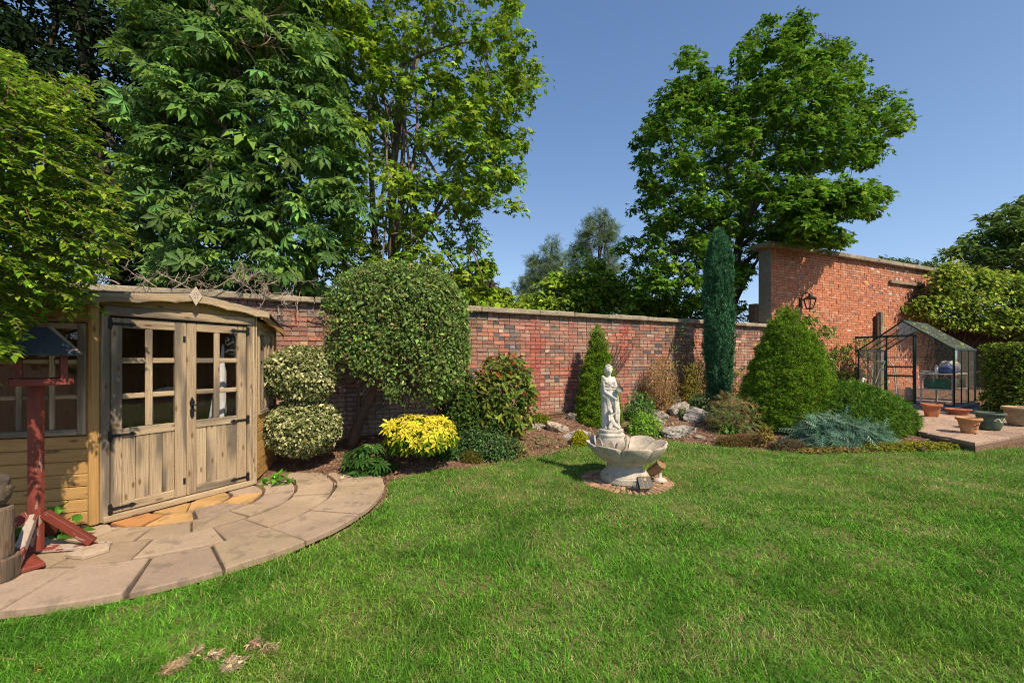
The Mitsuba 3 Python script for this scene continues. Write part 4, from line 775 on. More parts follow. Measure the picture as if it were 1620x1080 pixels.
    put('green_crate', box(fr, (1.22, .3, .40), (1.74, .9, .62), .02)[:2], 'm_paint', tint=(.01, .13, .07), label='green plastic crate on the lower shelf of the potting table', cat='crate')
    pv = P(.36, .42, .0); V, F = cat_([tube([pv + g * (x + .0) + q * y_ + ZZ * z for x, z, y_ in pts], .014, 7) for pts in ([(-.22, .05, 0), (-.20, .8, 0), (-.16, 1.0, 0), (-.08, 1.07, 0), (.16, 1.07, 0), (.23, 1.0, 0), (.27, .8, 0), (.33, .04, 0)], [(-.28, .04, .2), (-.12, .75, .2), (.02, 1.04, .2)])])
    put('hoop_frame', (V, F), 'm_paint', tint=(.55, .58, .56), smooth=True, label='pale tubular hoop frame leaning inside the greenhouse left of its door', cat='frame')
    V, F = lathe([(.001, 0), (.11, 0), (.115, .03), (.06, .26), (.03, .30), (.001, .31)], 20); put('red_cone', (P(.52, .22, .0) + V, F), 'm_paint', tint=(.50, .06, .08), smooth=True, label='pinkish red cone shaped object low behind the greenhouse door', cat='cone')
    for k, (p0, p1) in enumerate(((P(.12, .25, .05), P(.56, .3, .62)), (P(.50, .5, .02), P(.40, .6, .95)), (P(.70, .5, .02), P(.58, .7, 1.0)))):
        put(num('garden_cane'), tube([p0, p1], .011, 6), 'm_paint', tint=(.42, .36, .26), label=('bamboo cane leaning to the right low in the left greenhouse pane', 'bamboo cane just left of the greenhouse door post, leaning left', 'bamboo cane behind the greenhouse door glass')[k], cat='cane', group='canes inside the greenhouse')
    lump('cat_ornament', .90, .5, .0, (.16, .16, .40), (.30, .28, .25), 'grey figure ornament standing inside the greenhouse door', 'ornament', 21)
    return P
GP = greenhouse()
def wall_things():
    fr = (T0, TD, TN, ZZ)
    t = thing('wall_lantern', 'black iron lantern on a bracket on the tall brick wall', 'lantern'); c = T0 + TD * 1.24 + TN * .26 + ZZ * 3.04
    put(f'{t}__bracket', cat_([tube([T0 + TD * 1.24 + TN * .005 + ZZ * 3.10, T0 + TD * 1.24 + TN * .05 + ZZ * 3.30, T0 + TD * 1.24 + TN * .16 + ZZ * 3.36, c + ZZ * .27], .016, 8), box((T0 + TD * 1.24, TD, TN, ZZ), (-.055, .001, 2.98), (.055, .03, 3.22), .01)[:2]]), 'm_iron')
    for nm, r0, r1, z0, z1 in (('roof', .03, .19, .235, .13), ('cap', .05, .02, .235, .285), ('base', .085, .10, -.16, -.13)):
        V, F = lathe([(.001, z0), (r0, z0), (r1, z1), (r1 * .9, z1 - .012), (.001, z1 - .012)], 6); put(f'{t}__{nm}', (c + V, F), 'm_iron')
    V, F = cat_([tube([c + A3(.165 * math.cos(a), .165 * math.sin(a), .125), c + A3(.09 * math.cos(a), .09 * math.sin(a), -.13)], .010, 6) for a in np.arange(6) * math.pi / 3]); put(f'{t}__frame', (V, F), 'm_iron')
    for k in range(6):
        a, b = k * math.pi / 3, (k + 1) * math.pi / 3; put(num(f'{t}__pane'), (np.array([c + A3(r * math.cos(x) * .97, r * math.sin(x) * .97, z) for x, r, z in ((a, .09, -.13), (b, .09, -.13), (b, .165, .12), (a, .165, .12))]), [(0, 1, 2), (0, 2, 3)]), 'm_glass')
    V, F = lathe([(.001, -.05), (.02, -.05), (.03, 0), (.02, .05), (.001, .06)], 12); put(f'{t}__bulb', (c + V, F), 'm_paint', tint=(.6, .58, .5), smooth=True)
    V, F = lathe([(.001, -.24), (.018, -.22), (.01, -.19), (.02, -.165), (.001, -.16)], 10); put(f'{t}__finial', (c + V, F), 'm_iron')
    putb('wall_batten', box(fr, (5.72, .012, 3.98), (7.80, .09, 4.08), .006), 'm_wood_old', label='pale weathered board fixed level near the top right of the tall wall', cat='board')
    putb('timber_post', box(fr, (4.86, .02, .3), (4.96, .12, 2.86), .006), 'm_wood_dark', label='darker left timber post standing against the tall wall behind the greenhouse', cat='post')
    putb('timber_post_001', box(fr, (5.03, .03, .3), (5.14, .13, 3.0), .006), 'm_wood_old', label='paler right timber post standing against the tall wall behind the greenhouse', cat='post')
    t = thing('stone_trough', 'grey stone trough on block supports left of the greenhouse', 'trough'); o = A3(8.55, 11.0, .30); f2 = (o, TD, TN, ZZ)
    put(f'{t}__basin', box(f2, (-.1, -.2, .36), (.95, .25, .46), .02)[:2], 'm_stone', tint=(.18, .165, .14))
    for a in (.0, .72): put(num(f'{t}__support'), box(f2, (a, -.12, .0), (a + .22, .16, .357), .01)[:2], 'm_stone', tint=(.36, .28, .2))
    h = thing('heron_ornament', 'white long necked bird ornament beside the greenhouse', 'ornament'); c = at(1362, 612, 9.2)
    V, F = skin([((c + A3(-.11, 0, .0), .035), (c + A3(.0, 0, .02), .06)), ((c + A3(.0, 0, .02), .05), (c + A3(.055, 0, .07), .025)), ((c + A3(.055, 0, .07), .022), (c + A3(.03, 0, .14), .018)), ((c + A3(.03, 0, .14), .018), (c + A3(.05, 0, .185), .026)), ((c + A3(.05, 0, .185), .018), (c + A3(.125, 0, .165), .006))], .012, 5)
    put(f'{h}__body', (V, F), 'm_paint', tint=(.72, .70, .66), smooth=True)
    for x in (-.02, .015): put(num(f'{h}__leg'), tube([c + A3(x, 0, -.02), c + A3(x, 0, -.34)], .008, 6), 'm_paint', tint=(.25, .22, .18))
    # dark fence behind the greenhouse
    f = thing('timber_fence', 'dark boarded timber fence under the vine behind the greenhouse', 'fence'); o = A3(13.5, 14.9, .2); d = unit(A3(1, -.10, 0)); ff = (o, d, A3(d[1], -d[0], 0), ZZ)
    for k in range(66):
        putb(num(f'{f}__board'), box(ff, (k * .125, -.02 - .006 * (k % 2), .0), (k * .125 + .132, -.0 - .006 * (k % 2), 2.74 + .02 * R.random()), .004), 'm_wood_dark')
    putb(f'{f}__rail', box(ff, (-.02, .0035, 2.30), (8.3, .05, 2.38), .004), 'm_wood_old')
    putb(f'{f}__post', box(ff, (1.0, .003, .0), (1.16, .16, 2.62), .006), 'm_wood_dark')
wall_things()

# ------------------------------------------------------------------ shrubs and bedding
def frames(N, up, rnd, along, rng=R):
    n = len(N); z = A3(0, 0, 1)
    return unit(N * .7 + z * up + .40 * unit(SUN) + rng.normal(0, rnd, (n, 3))), unit(N * along + rng.normal(0, .6, (n, 3)) + z * .15)
def ell(n, c, h, p=2.4, bump=.10, fr=2.2, zmin=-1.0, rng=R):
    d = unit(rng.normal(size=(n, 3))); d = d[d[:, 2] > zmin]; r = (np.abs(d) ** p).sum(1) ** (-1 / p); e = d * r[:, None]
    N = unit(np.sign(e) * np.abs(e) ** (p - 1) / np.asarray(h)); P = np.asarray(c) + e * h
    q = 1 + bump * 2 * (meshkit.fbm(P * fr, 3) - .5); return np.asarray(c) + e * h * q[:, None], N
def cone(n, c, rad, H, pw=.85, bump=.14, fr=5.0, sx=1.0, rng=R):
    t = 1 - np.sqrt(rng.random(n)) * .999; a = rng.uniform(0, 2 * np.pi, n); r = rad * (1 - t) ** pw * (1 - .25 * ss(.10, 0, t))
    d = np.stack([np.cos(a), np.sin(a), a * 0], 1); P = np.asarray(c) + d * r[:, None] * [sx, 1, 1] + np.stack([t * 0, t * 0, t * H], 1)
    N = unit(d * H + A3(0, 0, rad)); q = meshkit.fbm(P * fr, 3) - .5; return P + N * (q * 2 * bump)[:, None], N
def boxp(n, c, h, rng=R):
    P = rng.uniform(-1, 1, (n, 3)); w = np.array([h[1] * h[2], h[0] * h[2], h[0] * h[1]]); ax = rng.choice(3, n, p=w / w.sum()); sg_ = np.where(rng.random(n) < .5, -1, 1); P[np.arange(n), ax] = sg_
    N = np.zeros((n, 3)); N[np.arange(n), ax] = sg_; P = np.asarray(c) + P * h; q = meshkit.fbm(P * 4, 3) - .5; return P + N * (q * .10)[:, None], N
def fill(root, PN, c, tm, size, base, var=.28, alt=None, frac=0, depth=.22, up=.35, rnd=.5, along=.5, m='m_leaf', pieces=0, piece='leaf', part='foliage', svar=.25):
    P, N = PN; n = len(P); k = 1 - depth * R.random(n) ** 1.6 + .06 * R.random(n) * (R.random(n) < .05); P = np.asarray(c) + (P - c) * k[:, None]
    Nn, A = frames(N, up, rnd, along); C = tints(n, base, var, alt, frac)
    leaves(root, tm, P, Nn, A, size * np.exp(R.normal(0, svar, n)), C, m, part, pieces, piece)
def core(root, c, h, p=2.4, tint=(.035, .028, .018), name='shade_core'):  # solid dark lump added inside the foliage to block light
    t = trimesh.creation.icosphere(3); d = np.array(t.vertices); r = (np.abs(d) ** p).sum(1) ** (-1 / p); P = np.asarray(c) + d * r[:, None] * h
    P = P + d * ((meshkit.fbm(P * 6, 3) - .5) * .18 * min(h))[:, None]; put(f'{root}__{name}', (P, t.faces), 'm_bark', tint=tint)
def stems(root, base, tips, r0, tint, rng=R, name='stem', bend=.12):
    put(f'{root}__{name}', cat_([tube(bez(base + rng.normal(0, .02, 3) * [1, 1, 0], q, rng.normal(0, bend * np.linalg.norm(q - base), 3) * [1, 1, .3], 7), np.linspace(r0, r0 * .35, 7), 6) for q in tips]), 'm_bark', tint=tint, smooth=True)
Z_ = A3(0, 0, 1)

def big_round():
    k = thing('clipped_round_shrub', 'largest clipped dome shaped evergreen shrub on a leaning trunk in front of the wall', 'shrub'); c, h = A3(-1.64, 6.02, 1.76), A3(.98, .80, 1.03)
    P, N = ell(52000, c, h, 3.3, .07, 3.2); e = (P - c) / h
    thin = .14 + .86 * ss(.28, .58, meshkit.fbm(P * 1.6 + 5, 3) + .25 * e[:, 2] + .15 * e[:, 0]); cut = (e[:, 2] > -.45 - .5 * ss(-.6, .3, e[:, 0])) ; ok = (R.random(len(P)) < thin) & cut
    fill(k, (P[ok], N[ok]), c, T_oval(.62), .047, (.165, .255, .070), .45, (.30, .21, .11), .06, .26, .35, .75, .55)
    tips = c + (ell(420, c, h, 2.7, .05)[0] - c) * .93; tips = tips[(tips[:, 2] > .95)]
    b = hit(556, 706); tr = bez(b, A3(-1.80, 6.05, 1.35), A3(-.16, 0, -.05), 8); put(f'{k}__trunk', cat_([tube(tr, np.linspace(.085, .055, 8), 10), tube(bez(tr[3], A3(-1.2, 6.0, 1.2), A3(0, 0, -.06), 7), np.linspace(.05, .03, 7), 8), tube(bez(tr[2], A3(-2.2, 6.1, 1.3), A3(-.05, 0, 0), 7), np.linspace(.045, .025, 7), 8)]), 'm_bark', tint=(.12, .085, .065), smooth=True)
    hub = A3(-1.75, 6.05, 1.35); put(f'{k}__twig', cat_([tube(bez(hub + (q - hub) * .15, q, R.normal(0, .10, 3), 5), np.linspace(.012, .0035, 5), 4, False) for q in tips]), 'm_bark', tint=(.20, .15, .12))
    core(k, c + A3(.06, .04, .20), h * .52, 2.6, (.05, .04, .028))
big_round()
def holly():
    k = thing('variegated_topiary', 'cream variegated shrub clipped into two cloud tiers beside the summerhouse', 'shrub'); b = hit(489, 728); Y = 5.42
    for part, (u, v, rx, ry) in (('upper_tier', (478, 591, 60, 44)), ('lower_tier', (480, 675, 62, 45))):
        s = Y / FOC; c, h = at(u, v, Y), A3(rx * s * .9, rx * s * .8, ry * s); P, N = ell(11000, c, h, 2.2, .13, 4)
        fill(k, (P, N), c, T_oval(.62, .12), .042, (.16, .20, .065), .32, (.52, .51, .27), .42, .30, .4, .55, .5, part=part)
        core(k, c, h * .66, 2.2, (.045, .035, .022), f'{part}_shade_core')  # added dark solid inside each tier, keeps light from passing through
    put(f'{k}__trunk', cat_([tube(bez(b, at(479, 680, Y), A3(-.04, 0, 0), 6), .032, 8), tube([at(479, 690, Y), at(478, 600, Y)], .028, 8)]), 'm_bark', tint=(.20, .17, .13), smooth=True)
holly()
def choisya():
    k = thing('golden_shrub', 'bright yellow leaved low shrub with star shaped leaf whorls under the big round shrub', 'shrub'); Y = 5.45; s = Y / FOC; c, h = at(665, 690, Y), A3(50 * s, 44 * s, 31 * s)
    P, N = ell(430, c, h, 2.8, .26, 4.2, -.5); low = ss(-.1, .5, (P[:, 2] - c[2]) / h[2] + 1.0 * (R.random(len(P)) - .38))[:, None]
    C = np.array([.10, .20, .02]) * (1 - low) + np.array([.86, .75, .075]) * low; C = C * np.exp(R.normal(0, .16, (len(P), 1)))
    Nn, A = frames(N, .45, .35, .3); leaves(k, T_whorl, P, Nn, A, .086 * np.exp(R.normal(0, .18, len(P))), C, 'm_leaf', 'foliage', 300, 'leaf_whorl')
    P, N = ell(1500, c, h * .82, 2.3, .12, 3.2, -.8); leaves(k, T_whorl, P, *frames(N, .3, .5, .3), .055, tints(len(P), (.14, .20, .02), .3, (.60, .48, .03), .2), 'm_leaf', 'inner_foliage')
    stems(k, hit(668, 728), c + (ell(26, c, h * .8, 2.3, 0, zmin=-.2)[0] - c), .010, (.16, .14, .07))
choisya()
def photinia():
    k = thing('red_tipped_shrub', 'glossy leaved upright shrub with red young tips against the wall', 'shrub'); Y = 6.75; s = Y / FOC; c, h = at(797, 626, Y), A3(47 * s, 40 * s, 64 * s); b = hit(797, 688)
    P, N = ell(2100, c, h, 2.2, .20, 2.4); kz = (P[:, 2] - c[2]) / h[2]
    C = tints(len(P), (.125, .200, .042), .40, (.23, .27, .05), .35); red = R.random(len(P)) < .04 + .22 * ss(.55, 1.0, kz); C[red] = np.array([.32, .085, .035]) * np.exp(R.normal(0, .3, (red.sum(), 1)))
    Pn = c + (P - c) * (1 - .45 * R.random(len(P)) ** 1.3)[:, None]; Nn, A = frames(N, .25, .55, .6); leaves(k, T_oval(.42, .10, .12), Pn, Nn, A, .125 * np.exp(R.normal(0, .22, len(P))), C, 'm_leaf', 'foliage', 300)
    stems(k, b, c + (ell(34, c, h, 2.2, .1)[0] - c) * .9, .012, (.13, .09, .06))
photinia()
def low(k, label, cat, u, v, wpx, hpx, n, tm, size, base, alt=None, frac=0, m='m_leaf', pieces=0, piece='leaf', dep=.9, group=None, bump=.2, along=.45, up=.5, var=.3, depth=.5, p=2.1, part='foliage', zmin=-.25, Y=None):
    """A mound of foliage whose foot is seen at row v, wpx wide and hpx tall."""
    b = hit(u, v); Y = b[1] if Y is None else Y; s = Y / FOC; hx = wpx * s / 2 / math.sqrt(1 + (dep * (u - CX) / FOC) ** 2); c = A3((u - CX) / FOC * (Y + hx * dep * .6), Y + hx * dep * .6, b[2] + hpx * s * .22); h = A3(hx, hx * dep, hpx * s * .80)
    k = num(k); thing(k, label, cat, group); P, N = ell(n, c, h, p, bump, 3 / max(hx, .15), zmin); fill(k, (P, N), c, tm, size, base, var, alt, frac, depth, up, .45, along, m, pieces, piece, part); return b, c, h
low('evergreen_shrub', 'dark green shrub tucked to the lower right of the big round shrub', 'shrub', 724, 705, 66, 142, 9000, T_round(.6), .045, (.055, .105, .022), (.12, .17, .04), .2, dep=.7, Y=6.05, zmin=-.9)
low('ground_cover', 'low dark green shrubby ground cover right of the golden shrub', 'plant', 757, 727, 134, 44, 9000, T_round(.6), .032, (.060, .125, .040), (.16, .24, .10), .18, dep=.55, bump=.3)
low('ground_cover_001', 'pale yellowish fringe of ground cover at the right end of the dark mat', 'plant', 806, 722, 66, 24, 1800, T_round(.6), .030, (.17, .20, .055), (.34, .30, .12), .25, dep=.6, bump=.3)
low('low_plant', 'small bushy green plant below the golden shrub', 'plant', 706, 728, 40, 22, 900, T_round(.6), .034, (.060, .145, .035), dep=.6)
b_, c_, h_ = low('hellebore', 'dark green plant with long fingered leaves at the patio edge', 'plant', 581, 754, 84, 46, 150, T_hell, .13, (.050, .125, .026), (.09, .18, .04), .3, pieces=150, dep=.7, depth=.6, up=.8, zmin=-.1)
low('brown_tuft', 'small olive brown heathery tuft at the bed edge', 'plant', 747, 732, 32, 18, 1500, T_tuft(6, .5, .07), .035, (.13, .12, .028), m='m_needle', dep=.8)
low('yellow_cushion', 'bright yellow green cushion plant by the fountain bowl', 'plant', 917, 706, 27, 24, 2200, T_tuft(6, .5, .09), .030, (.42, .38, .02), (.20, .26, .02), .3, m='m_needle', dep=.9)
low('yellow_cushion_001', 'yellow green cushion plant at the foot of the wall', 'plant', 853, 672, 38, 16, 1600, T_tuft(6, .5, .09), .035, (.26, .27, .02), (.08, .16, .02), .4, m='m_needle', dep=.6)
low('small_weed', 'thin pale weed growing in the bare soil near the ground cover', 'plant', 862, 712, 26, 20, 60, T_oval(.22, .05), .09, (.13, .19, .07), along=.9, up=.3)
low('small_weed', 'sparse grey green weed in the bare soil below the red tipped shrub', 'plant', 838, 700, 22, 12, 40, T_oval(.3, .05), .06, (.14, .19, .08), along=.9, up=.3)
low('small_weed', 'small green weed at the lawn edge left of the yellow cushion by the bowl', 'plant', 884, 706, 18, 10, 40, T_oval(.3, .05), .05, (.12, .20, .06), along=.9, up=.3)
low('wall_weed', 'leafy seedling in the soil left of the patio end', 'plant', 440, 758, 50, 16, 80, T_oval(.5, .08), .085, (.10, .26, .03), pieces=60, dep=.6, Y=4.75)
low('leafy_perennial', 'taller fresh green perennial clump behind the fountain', 'plant', 1012, 668, 52, 46, 1500, T_oval(.34, .08), .075, (.095, .22, .050), (.15, .30, .09), .3, dep=.8, along=.9, up=.2)
low('leafy_perennial_001', 'brightest light green perennial clump right of the fountain bowl', 'plant', 1020, 691, 56, 36, 1700, T_oval(.34, .08), .065, (.16, .34, .035), (.24, .42, .06), .3, dep=.8, along=.9, up=.2)
low('ochre_shrublet', 'small ochre yellow shrub at the left foot of the brown shrub', 'plant', 1013, 640, 28, 40, 900, T_oval(.4, .08), .040, (.28, .21, .03), (.30, .13, .05), .25, dep=.8, along=.7, zmin=-.6)
def twiggy(k, label, u, v, wpx, hpx, n, base, alt, frac, tm=T_oval(.4, .08), size=.038):
    b, c, h = low(k, label, 'shrub', u, v, wpx, hpx, n, tm, size, base, alt, frac, dep=.85, along=.9, up=.1, zmin=-.9, p=2.5, bump=.22, depth=.6); stems(k, b, c + (ell(60, c, h, 2.5, .1, zmin=-.2)[0] - c) * .95, .008, (.17, .10, .055), bend=.06)
twiggy('brown_shrub', 'bronze brown upright shrub in front of the wall', 1046, 648, 56, 84, 7000, (.38, .235, .095), (.24, .23, .07), .3)
twiggy('olive_shrub', 'olive yellow upright shrub left of the tall column yew', 1101, 640, 46, 70, 6500, (.30, .31, .055), (.42, .32, .08), .35)
low('grey_shrublet', 'grey green low shrub under the olive shrub', 'plant', 1112, 652, 56, 30, 1500, T_round(.6), .045, (.085, .15, .055), (.18, .24, .12), .2, dep=.8)
low('gold_sedum', 'small golden plant with orange tips at the foot of the column yew', 'plant', 1138, 634, 34, 10, 500, T_round(.6), .04, (.40, .30, .03), (.35, .18, .07), .4, dep=.8)
low('gold_sedum_001', 'tiny ochre plant beside the dark stone', 'plant', 1083, 640, 16, 12, 250, T_round(.6), .035, (.30, .20, .03), dep=.9)
low('rock_plant', 'small green plant between the rocks', 'plant', 1082, 661, 16, 18, 260, T_round(.6), .035, (.08, .18, .03), dep=.9)
low('bronze_juniper', 'sprawling bronze and grey green juniper left of the large cone conifer', 'shrub', 1160, 684, 84, 58, 3400, T_spray(), .10, (.15, .20, .075), (.30, .16, .08), .30, 'm_needle', dep=.7, along=1.1, up=.5, bump=.35, depth=.55)
low('green_primula', 'bright green rosette plant under the juniper', 'plant', 1151, 686, 30, 18, 240, T_oval(.5), .07, (.08, .24, .03), dep=.8)
low('straw_tuft', 'dry golden tuft with upright stalks at the lawn edge', 'plant', 1212, 705, 26, 26, 420, T_oval(.16, .03), .11, (.32, .27, .06), (.22, .14, .07), .3, dep=.8, along=.9, up=.1)
low('heath_mat', 'reddish brown heath mat along the lawn edge', 'plant', 1170, 706, 78, 15, 2200, T_tuft(5, .6, .07), .040, (.19, .11, .05), (.13, .15, .03), .35, 'm_needle', dep=.45)
low('heath_mat_001', 'grey brown heath mat below the blue juniper', 'plant', 1248, 712, 60, 15, 1700, T_tuft(5, .6, .07), .040, (.17, .13, .09), (.16, .17, .06), .3, 'm_needle', dep=.45)
low('sedum_mat', 'yellow green sedum mat along the lawn edge under the spreading conifer', 'plant', 1440, 713, 190, 12, 5200, T_round(.7), .028, (.28, .27, .035), (.17, .21, .03), .4, dep=.22, bump=.3)
low('sedum_mat_001', 'brownish sedum mat left of the yellow green one', 'plant', 1322, 717, 120, 8, 2600, T_round(.7), .028, (.22, .15, .06), (.24, .24, .05), .4, dep=.25, bump=.3)
low('daisy_clump', 'small white flowered clump at the terrace corner', 'plant', 1444, 672, 28, 22, 500, T_round(.6), .045, (.08, .15, .05), (.62, .60, .48), .25, dep=.8)
def spreading():
    k = thing('blue_juniper', 'spreading blue green juniper with feathery branches at the lawn edge', 'shrub'); b, c, h = low(k, labels[k]['label'], 'shrub', 1330, 706, 158, 42, 1900, T_spray(11, .05, .36), .23, (.105, .215, .150), (.19, .30, .22), .3, 'm_needle', dep=.55, along=1.2, up=.6, bump=.3, depth=.6)
    k = 'spreading_conifer'; b, c, h = low(k, 'dark green spreading conifer mound right of the large cone conifer', 'shrub', 1346, 694, 232, 86, 24000, T_tuft(4, .6, .11), .062, (.100, .205, .028), (.18, .30, .045), .25, 'm_needle', dep=.5, along=1.2, up=.5, bump=.15, depth=.18, Y=7.0, p=1.65); core(k, c + A3(0, 0, -.05), h * .66, 1.8)
spreading()
def conifer(k, label, u, v, wpx, hpx, n, size, base, alt, pw, bump, Y=None, fr=5.0):
    thing(k, label, 'conifer'); b = hit(u, v); Y = b[1] if Y is None else Y; s = Y / FOC; rad = wpx * s / 2; c = A3((u - CX) / FOC * (Y + rad * .8), Y + rad * .8, EYE - (v - HY) / FOC * Y - .05); s2 = (Y + rad * .8) / FOC; rad = wpx * s2 / 2 / math.sqrt(1 + ((u - CX) / FOC) ** 2); H = hpx * s2 + .05
    PN = cone(n, c, rad, H, pw, bump, fr); ax = c + A3(0, 0, 0); P, N = PN
    inn = .16 * R.random(n) ** 1.5 * rad - .05 * R.random(n) * (R.random(n) < .08) + .10 * (meshkit.fbm(P * 14, 2) - .5); P = P - N * inn[:, None]; Nn, A = frames(N, .2, .5, 1.1); C = tints(n, base, .28, alt, .25); C[R.random(n) < .025] = (.20, .13, .05); leaves(k, T_tuft(4, .55, .11), P, Nn, unit(A + A3(0, 0, .25)), size * np.exp(R.normal(0, .2, n)), C, 'm_needle')
    t = np.linspace(0, .97, 14); prof = [(.001, 0)] + [(rad * (1 - x) ** pw * .70, .02 + x * H * .95) for x in t]; V, F = lathe(prof, 24); V = V + (meshkit.fbm(V * 5, 3) - .5)[:, None] * .1 * [1, 1, 0]; put(f'{k}__shade_core', (c + V, F), 'm_bark', tint=(.035, .03, .018)); put(f'{k}__trunk', tube([b + A3(0, rad * .5, -.05), c + A3(0, 0, H * .5)], .05, 8), 'm_bark', tint=(.12, .085, .06))  # the dark inner cone is a solid added to block light
conifer('cone_conifer', 'largest broad cone shaped bright green dwarf conifer in front of the tall wall', 1246, 692, 188, 197, 56000, .046, (.150, .275, .024), (.24, .38, .04), .60, .13, fr=6.0)
conifer('cone_conifer_001', 'narrow cone shaped green dwarf conifer behind the statue', 946, 682, 80, 166, 20000, .044, (.145, .265, .024), (.22, .35, .03), .68, .11, Y=7.8, fr=8.0)
def yew():
    k = thing('column_yew', 'tall narrow dark blue green column conifer against the wall', 'conifer'); Y = 9.3; s = Y / FOC; b = hit(1137, 625); c = A3((1137 - CX) * s, Y, b[2]); H = (625 - 353) * s + (0); n = 24000
    t = R.random(n); a = R.uniform(0, 2 * np.pi, n); w = 20 * s * (np.interp(t, [0, .12, .45, .8, .94, 1], [.62, .86, 1.0, .90, .62, .12])); q = 1 + .55 * (meshkit.fbm(np.stack([np.cos(a) * 2.6, np.sin(a) * 2.6, t * 6], 1), 3) - .5) * 2
    d = np.stack([np.cos(a), np.sin(a), a * 0], 1); P = c + d * (w * q * (1 - .3 * R.random(n) ** 1.6 + .16 * R.random(n) * (R.random(n) < .10)))[:, None] + np.stack([t * 0, t * 0, t * H], 1); P[:, 2] += -.05
    Nn, A = frames(d, 0, .5, .55); C = tints(n, (.055, .160, .078), .40, (.11, .26, .13), .3); leaves(k, T_tuft(4, .45, .09), P, Nn, unit(A * .6 + A3(0, 0, .9)), .075 * np.exp(R.normal(0, .2, n)), C, 'm_needle')
    put(f'{k}__trunk', tube([c - Z_ * .1, c + Z_ * H * .9], np.array([.09, .03]), 8), 'm_bark', tint=(.10, .07, .05)); V, F = lathe([(.001, .2), (10 * s, .3), (13 * s, H * .5), (9 * s, H * .85), (.001, H * .95)], 16); put(f'{k}__shade_core', (c + V, F), 'm_bark', tint=(.03, .028, .02))  # dark inner solid added to keep light out of the column
yew()
def hedge():
    k = thing('box_hedge', 'square clipped dark green hedge behind the pots at the right edge', 'hedge'); h = A3(1.75, .36, .80); x = unit(A3(.98, .2, 0))
    c = A3(12.42, 9.35, 1.00); P, N = boxp(26000, A3(0, 0, 0), h); M = np.array([x, A3(-x[1], x[0], 0), Z_]); P, N = P @ M + c, N @ M; fill(k, (P, N), c, T_oval(.65), .060, (.115, .195, .028), .35, (.23, .31, .045), .3, .14, .35, .55, .5)
    put(f'{k}__shade_core', box((c, M[0], M[1], Z_), -h * [.90, .75, .98], h * [.90, .75, .85], .1)[:2], 'm_bark', tint=(.035, .028, .018))  # solid dark box added inside the hedge as a light block
hedge()
# rocks and stones of the rockery
for i, (u, v, w, hh, tint, lab, rot, tilt) in enumerate([
    (1085, 689, 66, 21, (.42, .39, .35), 'long flat lichen patched rock at the lawn edge right of the fountain', .2, .05), (1105, 668, 44, 30, (.40, .38, .36), 'rounded white and grey patched rock right of the rock plant', .5, .1),
    (1051, 671, 44, 26, (.44, .37, .28), 'angular tan rock behind the bright green perennial', 1.2, .12), (1079, 656, 40, 24, (.42, .36, .30), 'tan rock below the dark stone', .6, .2),
    (1070, 640, 17, 19, (.07, .07, .08), 'dark blackish stone between brown and olive shrubs', .1, .1), (1109, 694, 18, 7, (.52, .45, .38), 'small pale flat stone just right of the long flat rock', 0, 0),
    (883, 683, 38, 17, (.50, .41, .31), 'slanted cream rock in the bare soil left of the narrow cone conifer', .3, -.35), (848, 678, 30, 10, (.44, .38, .31), 'low pale rock below the yellow cushion at the wall', 0, 0),
    (914, 694, 40, 17, (.46, .45, .42), 'white and black lichen rock behind the yellow cushion by the bowl', .2, .1), (905, 664, 20, 16, (.14, .12, .11), 'dark stone at the foot of the narrow cone conifer', .5, 0), (1070, 694, 14, 6, (.40, .34, .28), 'small tan stone at the left end of the long flat rock', 0, 0)]):
    b = hit(u, v); s = b[1] / FOC; rock(num('rock'), b + A3(0, w * s * .22, hh * s * .25), (w * s * 1.28, w * s * .72, hh * s * 1.12), lab, tint, i + 2, 'm_rock', rot, tilt)
b = hit(565, 722); rock('blue_stone', b + A3(0, .03, .02), (.09, .08, .06), 'small pale blue grey stone behind the hellebore', (.35, .42, .52), 3, 'm_stone')
put('hose', tube(bez(hit(838, 668), hit(902, 656), A3(0, 0, .06), 14) + Z_ * .03, .012, 7), 'm_iron', label='black hose lying at the foot of the wall', cat='hose')
def chips():
    n = 9000; X, Y = R.uniform(-3, 7, n), R.uniform(4.5, 10.5, n); s, d = wall_sd(X, Y); ok = (d > .05) & (d < np.interp(s, DS, DD) + .04) & (s > .2); X, Y = X[ok], Y[ok]; n = len(X); P = np.stack([X, Y, height(X, Y) + .006], 1)
    N = unit(A3(0, 0, 1) + R.normal(0, .5, (n, 3))); C = tints(n, (.17, .105, .07), .5, (.42, .33, .23), .16); W, F, c = scatter(T_oval(.5, .2, .1), P, N, R.normal(size=(n, 3)), .042 * np.exp(R.normal(0, .4, n)), C); put('bark_mulch', (W, F), 'm_plain', color=np.clip(c, .01, .8), kind='stuff', label='brown bark chips and soil crumbs scattered over the planting bed', cat='mulch')
chips()
